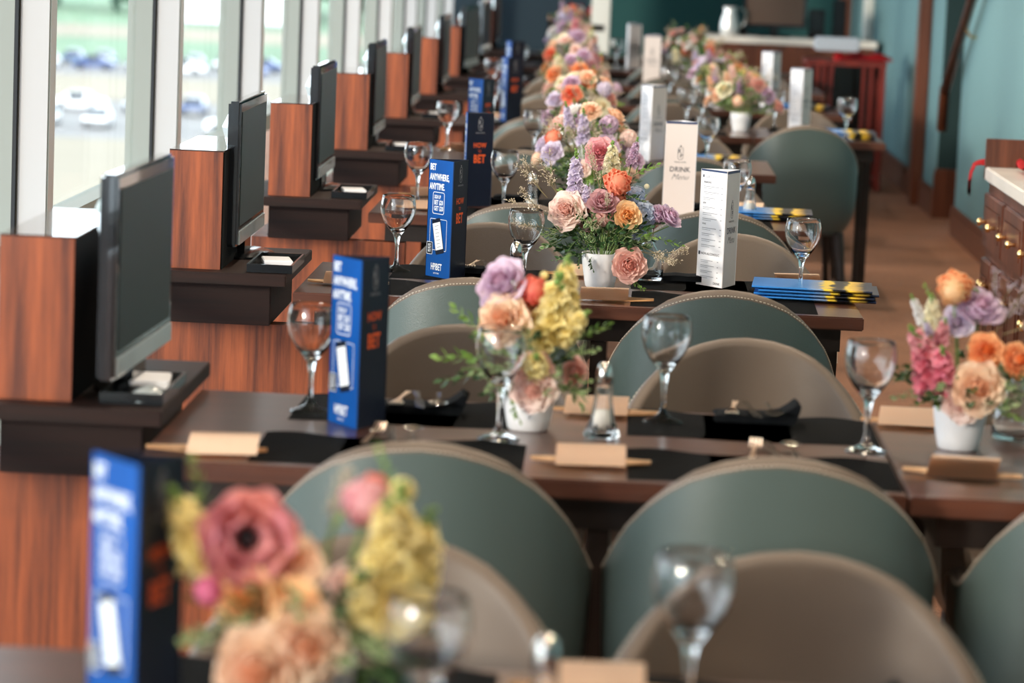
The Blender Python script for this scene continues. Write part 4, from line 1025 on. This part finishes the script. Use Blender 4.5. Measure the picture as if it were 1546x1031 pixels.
bm = tube(bmesh.new(), [P(1470, 500, 0), P(1478, 460, 0), P(1478, 442, 0), P(1470, 434, 0), P(1458, 430, -0.01)], 0.0026, 6); obj('curved_stem', bm, 'stem', t, smooth=True)
foliage(t, 30, 0.11, 0.07, 0.17, [('sprig', 'dark'), ('sprig', 'dark'), ('sprig', 'variegated')], 17, (0.05, 0.085))
for (px, py, dp, d, kd, cl, sz, v) in [(1395, 590, -0.04, (-0.9, -0.4, -0.1), 'sprig', 'variegated', 0.06, 0), (1420, 575, -0.09, (-0.6, -0.9, 0.2), 'sprig', 'variegated', 0.06, 1), (1500, 560, -0.04, (0.9, -0.3, 0.0), 'sprig', 'light', 0.08, 1), (1495, 500, 0, (0.7, 0, 0.8), 'wisp', 'mauve', 0.11, 0), (1480, 495, 0, (0.4, 0, 0.8), 'wisp', 'mauve', 0.10, 1),
        (1510, 500, 0, (1, 0, 0.4), 'wisp', 'mauve', 0.1, 2), (1410, 470, 0, (-0.4, 0, 0.9), 'sprig', 'light', 0.05, 0), (1490, 600, -0.04, (0.6, -0.5, -0.4), 'vine', 'light', 0.06, 0)]:
    bloom(t, kd, cl, P(px, py, dp), sz, d, v)
# ------ nearest table (blurred foreground)
t = arrangement(-0.31, 3.28, 'large blurred pink poppy and yellow snapdragon arrangement on the nearest table')
P = M_((515, 1121), 1418)
spec = [('anemone', 'poppy', (425, 812, -0.04), 0.105, (0.35, -1, 0.1), 0), ('spike', 'yellow', (368, 880, -0.02), 0.11, (-0.45, -0.1, 1), 0), ('berry', 'magenta', (372, 893, -0.05), 0.034, (0, -1, 0), 0), ('bud', 'magenta', (385, 900, -0.04), 0.04, (-0.4, -0.8, 0.2), 0),
        ('rose', 'peach', (500, 850, -0.03), 0.052, (0.2, -1, 0.5), 0), ('rose', 'peach', (462, 860, -0.03), 0.05, (-0.2, -1, 0.4), 1), ('rose', 'apricot', (437, 902, -0.06), 0.064, (-0.4, -1, 0.2), 2), ('rose', 'apricot', (504, 912, -0.06), 0.056, (0, -1, 0.3), 3), ('garden', 'peach', (518, 962, -0.07), 0.075, (0.2, -1, 0), 0), ('garden', 'peach', (455, 1000, -0.08), 0.08, (-0.2, -1, 0), 1),
        ('bud', 'blush', (574, 884, -0.03), 0.06, (0.2, -0.8, 0.3), 1), ('ranunculus', 'pink', (608, 756, 0.0), 0.058, (0.1, -1, -0.2), 0), ('ranunculus', 'red', (618, 744, 0.012), 0.04, (0.6, -0.6, 0.5), 1), ('spike', 'yellow', (640, 930, -0.02), 0.15, (0.06, 0, 1), 1), ('spike', 'yellow', (655, 940, 0.0), 0.13, (0.25, 0, 1), 2), ('spike', 'yellow', (640, 850, -0.02), 0.09, (0.0, -0.4, 1), 3),
        ('spike', 'yellow', (610, 930, -0.03), 0.08, (-0.1, -0.6, 0.8), 0), ('berry', 'yellow', (662, 738, 0), 0.03, (0, -1, 0), 0), ('garden', 'yellow', (650, 905, -0.04), 0.06, (0.2, -1, 0.2), 2)]
for kd, cl, (px, py, dp), sz, d, v in spec: bloom(t, kd, cl, P(px, py, dp), sz, d, v)
stems(t, [P(px, py + 14, dp) for kd, cl, (px, py, dp), sz, d, v in spec])
bm = tube(bmesh.new(), [P(540, 880, 0), P(545, 830, 0), P(560, 790, 0), P(585, 762, 0)], 0.0034, 6); obj('curved_stem', bm, 'stem', t, smooth=True)
foliage(t, 30, 0.12, 0.07, 0.16, [('sprig', 'dark'), ('sprig', 'variegated'), ('sprig', 'dark')], 27, (0.06, 0.09))
for (px, py, dp, d, kd, cl, sz, v) in [(352, 790, 0, (-0.2, 0, 1), 'sprig', 'light', 0.06, 0), (640, 740, 0, (0, 0, 1), 'sprig', 'light', 0.05, 1), (545, 840, 0.02, (0, 0, 1), 'wisp', 'w', 0.09, 0), (400, 960, -0.05, (-0.6, -0.6, 0.1), 'sprig', 'variegated', 0.08, 1), (580, 960, -0.06, (0.6, -0.6, 0.1), 'sprig', 'variegated', 0.09, 2), (610, 1000, -0.06, (0.6, -0.6, -0.1), 'sprig', 'dark', 0.09, 2)]:
    bloom(t, kd, cl, P(px, py, dp), sz, d, v)
# ------ the rows behind
def rand_arr(x, y, label, seed, cols, H=0.36, nb=24):
    r = random.Random(seed); t = arrangement(x, y, label); tops = []
    for i in range(nb):
        a = i * 2.39996 + r.uniform(-.3, .3); z = 0.12 + (H - 0.17) * (i / nb) ** 0.9; rr = (0.165 - 0.11 * (i / nb) ** 2) * r.uniform(0.75, 1.1)
        p = Vector((rr * math.cos(a), rr * math.sin(a) * 0.8, z)); kd = r.choice(['rose', 'garden', 'garden', 'ranunculus', 'spike', 'spike', 'cluster', 'rose']); cl = r.choice(cols)
        d = Vector((math.cos(a) * 0.6, math.sin(a) * 0.6 - 0.35, 0.3 + i / nb * 0.5))
        if kd == 'spike': d = Vector((math.cos(a) * 0.3, math.sin(a) * 0.2 - 0.05, 1)); p.z = max(0.13, p.z - 0.04)
        bloom(t, kd, cl, p, {'rose': 0.06, 'garden': 0.062, 'ranunculus': 0.052, 'spike': 0.11, 'cluster': 0.058}[kd] * r.uniform(0.85, 1.15), d, r.randint(0, 3)); tops.append(p)
    stems(t, tops)
    foliage(t, 34, 0.15, 0.07, 0.20, [('sprig', 'dark'), ('sprig', 'variegated'), ('sprig', 'light')], seed + 50, (0.06, 0.1))
    foliage(t, 12, 0.15, 0.2, 0.3, [('sprig', 'variegated'), ('sprig', 'light')], seed + 80, (0.05, 0.08))
    for i in range(9):
        a = r.uniform(0, 6.28); bloom(t, 'wisp', 'w', (0.06 * math.cos(a), 0.05 * math.sin(a), 0.2), 0.11, (math.cos(a), math.sin(a), 0.8), r.randint(0, 3))
    return t
C1 = ['blush', 'peach', 'apricot', 'coral', 'lilac', 'blush', 'palelilac', 'rosy', 'cream', 'peach', 'white']
C2 = ['lilac', 'coral', 'blush', 'rosy', 'peach', 'pink', 'white', 'cream', 'palelilac']
C3 = ['palelilac', 'peach', 'yellow', 'orange', 'mauve', 'blush', 'cream', 'lilac']
for k, x in {3: -0.10, 4: -0.15, 5: -0.20, 6: -0.27, 7: -0.32, 8: -0.36, 9: -0.40}.items():
    rand_arr(x, YN[k] + 0.38, 'pastel flower arrangement in the middle of the %s' % tb(k), 100 + k, [C1, C2, C3][k % 3], 0.38 if k < 6 else 0.40)
for k, x in {5: 0.557, 6: 0.50, 7: 0.46, 8: 0.42}.items():
    rand_arr(x, YN[k] + 0.42, 'pastel flower arrangement at the aisle end of the %s' % tb(k), 200 + k, [C3, C2, C1][k % 3], 0.32, 15)
# glass bottle vase at the right edge
vp = [(0, 0), (0.036, 0), (0.040, 0.004), (0.042, 0.03), (0.036, 0.06), (0.02, 0.085), (0.0125, 0.10), (0.012, 0.13), (0.017, 0.142)]
vi = [(0.0155, 0.142), (0.0105, 0.13), (0.011, 0.10), (0.018, 0.086), (0.034, 0.06), (0.040, 0.03), (0.037, 0.008), (0, 0.008)]
o = obj('bud_vase', lathe(bmesh.new(), vp + vi, 40), 'vase_glass', loc=(0.735, 5.53, TT + 0.006), smooth=True); tag(o, 'small clear round glass vase behind the orange and pink flowers', 'vase')
o = obj('bud_vase', lathe(bmesh.new(), vp + vi, 40), 'vase_glass', loc=(0.085, 7.84, TT + 0.008), smooth=True); tag(o, 'small clear glass vase beside the white pot on the third table', 'vase')
# ------------------------------------------------------------------ laying the tables
where = lambda s, k: '%s of the %s' % (s, tb(k))
for k in range(0, 10):
    yn, yf = YN[k], YF[k]
    xs = {'left': -0.36, 'right': 0.262 if k != 2 else 0.27}
    for s, x in xs.items():
        if k > 0: pm(x, yn + 0.17, random.uniform(-.02, .02), 'black woven place mat, near %s' % where(s, k))
        pm(x + (0.02 if s == 'left' else 0), yf - 0.165, random.uniform(-.02, .02), 'black woven place mat, far %s' % where(s, k))
pm(0.96, 5.10, 0.0, 'black woven place mat, near side of the table at the right edge')
for k in (5, 6, 7): pm(0.93, YF[k] - 0.165, 0, 'black woven place mat, aisle end of the %s' % tb(k))
# napkins: far side ones show, near side ones peek over the chairs
NAPS = {0: [(0.27, 3.44, 'far right')], 1: [(-0.335, 5.53, 'far left'), (0.27, 5.60, 'far right')], 2: [(-0.33, 7.86, 'far left'), (0.20, 7.90, 'far right')]}
for k in range(3, 8): NAPS[k] = [(-0.33, YF[k] - 0.13, 'far left'), (0.27, YF[k] - 0.13, 'far right')]
for k, L in NAPS.items():
    for (x, y, s) in L: nap(x, y, 0 if 'far' in s else 0.05, 'folded black cloth napkin pouch, %s place %s' % (s, 'on the ' + tb(k)))
cutlery(-0.37, 5.215, 'near left on the second table', False); cutlery(0.285, 5.235, 'near right on the second table', False)
cutlery(-0.345, 5.515, 'far left on the second table', True); cutlery(0.26, 5.585, 'far right on the second table', True); cutlery(-0.33, 7.85, 'far left on the third table', True)
# glasses
gl(0.105, 3.38, 'large blurred wine glass before the taupe chair in the right foreground'); gl(-0.175, 3.10, 'blurred wine glass right of the foreground yellow snapdragons')
gl(-0.537, 5.49, 'wine glass left of the blue guide on the second table'); gl(-0.187, 5.28, 'wine glass in front of the yellow flowers on the second table')
gl(0.101, 5.56, 'wine glass right of the salt shaker on the second table'); gl(0.454, 5.333, 'wine glass near the aisle end on the second table')
gl(-0.558, 7.843, 'wine glass left of the blue guide on the third table'); gl(-0.222, 7.60, 'wine glass left of the flowers on the third table'); gl(0.468, 7.69, 'wine glass in front of the booklets on the third table')
gl(-0.64, 9.82, 'wine glass left of the blue guide on the fourth table'); gl(-0.356, 9.63, 'wine glass left of the flowers on the fourth table'); gl(0.372, 9.68, 'wine glass behind the drink menu on the fourth table')
gl(-0.69, 12.28, 'wine glass left of the guide on the fifth table'); gl(-0.333, 11.95, 'wine glass left of the flowers on the fifth table'); gl(0.341, 12.02, 'wine glass right of the drink menu on the fifth table')
gl(0.30, 14.25, 'blurred wine glass right of the middle flowers on the sixth table'); gl(1.02, 14.0, 'blurred wine glass near the aisle end of the sixth table'); gl(-0.60, 14.4, 'blurred wine glass left of the guide on the sixth table')
gl(-0.70, 16.6, 'blurred wine glass left side of the seventh table'); gl(0.25, 16.5, 'blurred wine glass middle of the seventh table'); gl(0.95, 16.4, 'blurred wine glass aisle end of the seventh table')
gl(-0.62, 18.7, 'blurred wine glass left side of the eighth table'); gl(0.3, 18.6, 'blurred wine glass middle of the eighth table'); gl(0.2, 20.8, 'blurred wine glass middle of the ninth table'); gl(-0.05, 20.7, 'blurred wine glass beside the flowers of the ninth table')
gl(0.38, 14.55, 'blurred wine glass left of the aisle flowers on the sixth table'); gl(0.72, 14.5, 'blurred wine glass right of the aisle flowers on the sixth table')
# shakers
sh(-0.053, 3.22, 'blurred glass salt shaker on the nearest table'); sh(-0.008, 5.36, 'glass salt shaker with chrome cap in the middle of the second table')
sh(-0.238, 7.42, 'glass salt shaker behind the lilac rose, third table'); sh(-0.267, 9.62, 'glass salt shaker left of the flowers, fourth table'); sh(0.424, 9.84, 'glass salt shaker by the booklets, fourth table'); sh(-0.22, 11.9, 'glass salt shaker left of the flowers, fifth table')
# menus
bmenu(-0.492, 3.203, 0.16, 'blurred blue betting guide standing on the nearest table'); bmenu(-0.437, 5.315, 0.10, 'blue betting guide standing on the second table')
bmenu(-0.413, 7.71, 0.19, 'blue betting guide in focus on the third table'); bmenu(-0.487, 9.80, -0.42, 'blue betting guide on the fourth table'); bmenu(-0.545, 12.1, 0.12, 'blue betting guide on the fifth table'); bmenu(-0.533, 14.3, -0.2, 'blue betting guide on the sixth table')
bmenu(-0.60, 16.5, -0.2, 'blue betting guide on the seventh table'); bmenu(-0.52, 20.75, -0.5, 'blue betting guide on the ninth table')
dmenu(0.276, 7.79, 0.16, 'drink menu showing its list panel, in focus on the third table'); dmenu(0.145, 9.86, -1.05, 'drink menu turned flat to the camera on the fourth table', ); dmenu(0.12, 12.2, -0.08, 'drink menu with pinkish side on the fifth table')
dmenu(0.12, 18.6, -1.0, 'blurred white drink menu in the middle of the eighth table'); dmenu(0.03, 20.8, -0.4, 'blurred white drink menu in the middle of the ninth table')
dmenu(0.845, 14.5, 0.05, 'blurred drink menu at the aisle end of the sixth table'); dmenu(0.80, 16.6, 0.05, 'blurred drink menu at the aisle end of the seventh table')
# cards on wooden boats
card(-0.63, 5.01, 0.06, 'near the left end of the second table', -0.03); card(-0.02, 5.62, -0.03, 'behind the salt shaker on the second table', 0.02); card(-0.024, 5.07, 0.0, 'in front of the salt shaker on the second table')
card(0.56, 5.66, -0.12, 'far side near the aisle end of the second table', 0.01); card(0.60, 5.12, -0.18, 'near side at the right edge of the second table')
card(-0.65, 7.50, 0.03, 'near the left end of the third table'); card(-0.02, 7.41, -0.02, 'in front of the white pot on the third table', 0.02); card(0.475, 7.93, 0.02, 'behind the booklets on the third table'); card(-0.08, 7.92, 0, 'behind the white pot on the third table')
card(-0.60, 9.62, 0, 'near the left end of the fourth table'); card(0.42, 10.08, -0.1, 'far right of the fourth table'); card(-0.62, 10.1, 0.1, 'far left of the fourth table'); card(-0.62, 12.3, 0.1, 'left end of the fifth table'); card(0.38, 12.3, 0.0, 'far right of the fifth table'); card(-0.6, 14.5, 0, 'left end of the sixth table')
card(0.0, 3.50, 0.0, 'behind the shaker on the nearest table')
# booklets
books(0.505, 7.66, -0.06, 4, 'under the glass on the third table'); books(0.47, 9.85, -0.05, 3, 'at the right end of the fourth table'); books(0.35, 12.25, -0.05, 3, 'at the right of the fifth table'); books(1.02, 14.2, -0.05, 4, 'at the aisle end of the sixth table'); books(0.95, 16.5, -0.05, 3, 'at the aisle end of the seventh table')
# things on the terminal counters
tray((-0.82, 5.36, 0.791), 0, 'black tray beside the largest television on the left')
o = slab_box('paper_stack', 0.07, 0.12, 0.014, 'paper_white', (-0.82, 5.44, 0.7955), 0.1, 'white paper slips in the tray by the largest television', 'paper')
mouse((-0.80, 5.27, 0.7955), -0.2, 'silvery white mouse in the tray by the largest television')
for k, yy in {2: 7.46, 3: 9.58, 4: 11.7, 5: 13.8}.items():
    tray((-0.825, yy, 0.791), 0, 'black tray before the television level with the %s' % tb(k))
    slab_box('paper_stack', 0.07, 0.10, 0.014, 'paper_white', (-0.825, yy + 0.02, 0.7955), 0.2, 'white paper slips before the television level with the %s' % tb(k), 'paper')
# ------------------------------------------------------------------ right cabinet
t = empty('serving_cabinet', (1.26, 9.4, 0), 0, 'brown wooden serving cabinet with pale stone counter at the right edge', 'cabinet')
obj('body', B(0.0, 0.5, -1.1, 1.1, 0.06, 0.86, bev=0.003), 'cabinet_wood', t)
obj('plinth', B(0.03, 0.5, -1.08, 1.08, 0, 0.06), 'dark_leg', t)
obj('counter', B(-0.02, 0.5, -1.12, 1.07, 0.86, 0.905, bev=0.004), 'marble', t)
obj('end_panel', B(-0.02, 0.5, 1.07, 1.10, 0.86, 1.0, bev=0.002), 'cabinet_wood', t)
for j in range(4):
    y1 = 1.06 - 0.54 * j; y0 = y1 - 0.5
    bm = bmesh.new(); box(bm, -0.018, -0.001, y0, y1, 0.64, 0.82, bev=0.004); box(bm, -0.022, -0.018, y0 + 0.05, y1 - 0.05, 0.68, 0.78, bev=0.002)
    d = obj('drawer', bm, 'cabinet_wood', t)
    obj('knob', lathe(bmesh.new(), [(0, 0), (0.007, 0), (0.006, 0.012), (0.014, 0.02), (0.012, 0.03), (0, 0.033)], 16), 'brass', d, loc=(-0.022, (y0 + y1) / 2 + 0.12, 0.73), rot=(0, -PI / 2, 0), smooth=True)
    obj('knob', lathe(bmesh.new(), [(0, 0), (0.007, 0), (0.006, 0.012), (0.014, 0.02), (0.012, 0.03), (0, 0.033)], 16), 'brass', d, loc=(-0.022, (y0 + y1) / 2 - 0.12, 0.73), rot=(0, -PI / 2, 0), smooth=True)
    for s in (0, 1):
        a = y0 + 0.255 * s; bm = bmesh.new(); box(bm, -0.018, -0.001, a, a + 0.245, 0.1, 0.60, bev=0.004); box(bm, -0.022, -0.018, a + 0.04, a + 0.205, 0.15, 0.55, bev=0.002)
        d = obj('door', bm, 'cabinet_wood', t)
        obj('knob', lathe(bmesh.new(), [(0, 0), (0.007, 0), (0.006, 0.012), (0.014, 0.02), (0.012, 0.03), (0, 0.033)], 16), 'brass', d, loc=(-0.022, a + (0.215 if s == 0 else 0.03), 0.53), rot=(0, -PI / 2, 0), smooth=True)
def cloth(name, w, d, h, loc, rz, label, seed, drop=0.15, cat='cloth'):
    r = random.Random(seed); P = []; ph = [r.uniform(0, 6) for _ in range(4)]
    for j in range(15):
        v = j / 14; P.append([])
        for i in range(19):
            u = i / 18; x = (u - 0.5) * w; y = (v - 0.5) * d
            z = h * (0.5 + 0.5 * math.sin(u * 11 + ph[0] + v * 4)) * (0.5 + 0.5 * math.sin(v * 9 + ph[1])) + 0.004
            if u < 0.25: k_ = (0.25 - u) / 0.25; x = -0.25 * w - 0.02 * math.sin(min(1, k_ * 2) * PI / 2); z -= drop * k_ - 0.01
            P[-1].append((x, y, z))
    bm = bmesh.new(); grid(bm, P); bmesh.ops.solidify(bm, geom=bm.faces[:], thickness=0.002)
    return tag(obj(name, bm, 'red_cloth', loc=loc, rot=(0, 0, rz), smooth=True), label, cat)
cloth('red_cloth', 0.32, 0.4, 0.03, (1.42, 10.1, 0.908), 0, 'red cloth heaped on the stone counter of the right cabinet', 1, 0.0)
cloth('red_cloth', 0.22, 0.10, 0.02, (1.275, 10.56, 0.90), 0, 'red cloth hanging over the far end of the right cabinet', 2, 0.12)
# ------------------------------------------------------------------ far end furniture
t = empty('sideboard', (1.25, 23.6, 0), 0, 'long brown sideboard with pale top against the dark teal wall', 'sideboard')
obj('top', B(-0.62, 0.65, -0.28, 0.28, 0.87, 0.92, bev=0.004), 'marble', t); obj('body', B(-0.6, 0.63, -0.25, 0.27, 0.08, 0.87), 'cabinet_wood', t)
for j in range(3):
    d = obj('door', B(-0.58 + 0.41 * j, -0.20 + 0.41 * j, -0.268, -0.25, 0.12, 0.83, bev=0.004), 'cabinet_wood', t)
    obj('knob', lathe(bmesh.new(), [(0, 0), (0.006, 0), (0.014, 0.02), (0, 0.03)], 12), 'brass', d, loc=(-0.24 + 0.41 * j, -0.268, 0.5), rot=(PI / 2, 0, 0), smooth=True)
for sx in (-0.55, 0.58):
    for sy in (-0.2, 0.22): obj('leg', B(sx - 0.02, sx + 0.02, sy - 0.02, sy + 0.02, 0, 0.08), 'dark_leg', t)
t = empty('metal_pitcher', (0.79, 23.5, 0.92), 0, 'shiny metal water pitcher on the left end of the far sideboard', 'pitcher')
obj('body', lathe(bmesh.new(), [(0, 0), (0.055, 0), (0.07, 0.02), (0.072, 0.08), (0.055, 0.15), (0.045, 0.18), (0.055, 0.215), (0.05, 0.215), (0.04, 0.18), (0.05, 0.15), (0.06, 0.08), (0, 0.02)], 32), prin('brushed_silver', (0.85, 0.85, 0.84), 0.4, 0.6).name, t, smooth=True)
obj('handle', tube(bmesh.new(), [(0.05, 0, 0.19), (0.10, 0, 0.21), (0.125, 0, 0.16), (0.11, 0, 0.09), (0.068, 0, 0.06)], 0.009, 8), 'steel', t, smooth=True)
t = empty('monitor', (1.13, 23.55, 0.92), 0, 'black framed monitor with brownish reflecting screen on the far sideboard', 'monitor')
obj('casing', B(-0.24, 0.24, -0.02, 0.02, 0.07, 0.37, bev=0.005), 'bezel', t); obj('screen', B(-0.215, 0.215, -0.0215, -0.02, 0.095, 0.345), prin('brown_screen', S(84, 66, 56), 0.4).name, t)
obj('stand', box(B(-0.03, 0.03, -0.01, 0.01, 0, 0.08), -0.12, 0.12, -0.07, 0.07, 0, 0.01), 'plastic_black', t)
for i, (x, w, h) in enumerate([(1.45, 0.12, 0.22), (1.62, 0.1, 0.3), (0.9, 0.07, 0.06)]):
    o = obj('black_speaker', B(-w / 2, w / 2, -0.07, 0.07, 0, h, bev=0.01), 'plastic_black', loc=(x, 23.6, 0.9205)); tag(o, ['squat black box right of the monitor on the far sideboard', 'tall black box at the right end of the far sideboard', 'small black box between pitcher and monitor'][i], 'speaker')
# waiter stand with red cloth and grey tray
t = empty('serving_stand', (1.49, 20.95, 0), 0, 'dark red wooden serving stand with slatted sides in the far aisle', 'serving stand')
obj('top', B(-0.27, 0.27, -0.22, 0.22, 0.83, 0.865, bev=0.004), 'rack_wood', t)
obj('shelf', B(-0.25, 0.25, -0.2, 0.2, 0.36, 0.38), 'rack_wood', t); obj('shelf', B(-0.25, 0.25, -0.2, 0.2, 0.06, 0.08), 'rack_wood', t)
obj('back_board', B(-0.25, 0.25, 0.19, 0.205, 0.08, 0.83), 'plastic_black', t)
for x in (-0.245, 0.245):
    for y in (-0.2, 0.2): obj('post', B(x - 0.02, x + 0.02, y - 0.02, y + 0.02, 0, 0.83, bev=0.003), 'rack_wood', t)
for x in (-0.19, -0.145, -0.10, 0.12, 0.17): obj('slat', B(x - 0.011, x + 0.011, -0.21, -0.195, 0.38, 0.83), 'rack_wood', t)
cloth('red_cloth', 0.5, 0.42, 0.05, (1.55, 20.95, 0.867), 0, 'bright red cloth draped over the far serving stand', 5, 0.2)
o = obj('grey_tray', B(-0.15, 0.15, -0.1, 0.1, 0, 0.09, bev=0.012), prin('tray_grey', S(176, 184, 196), 0.4).name, loc=(1.43, 20.9, 0.925)); tag(o, 'pale grey plastic tub lying on the red cloth of the serving stand', 'tub')
# lower left far: dark curtain-like panel and a red coat by the column
struct('wall_corner', B(-1.44, -0.30, 24.9, 25.0, 0, CEIL), prin('deep_blue', S(18, 40, 52), 0.8).name)
cloth('red_cloth', 0.3, 0.3, 0.14, (-0.36, 24.55, 0.94), 0, 'red cloth bundle behind the farthest flowers', 8, 0.0)
o = obj('side_stand', box(B(-0.2, 0.2, -0.2, 0.2, 0.88, 0.93), -0.16, 0.16, -0.16, 0.16, 0, 0.88), 'dark_leg', loc=(-0.36, 24.6, 0)); tag(o, 'dark stand under the red cloth behind the farthest flowers', 'stand')
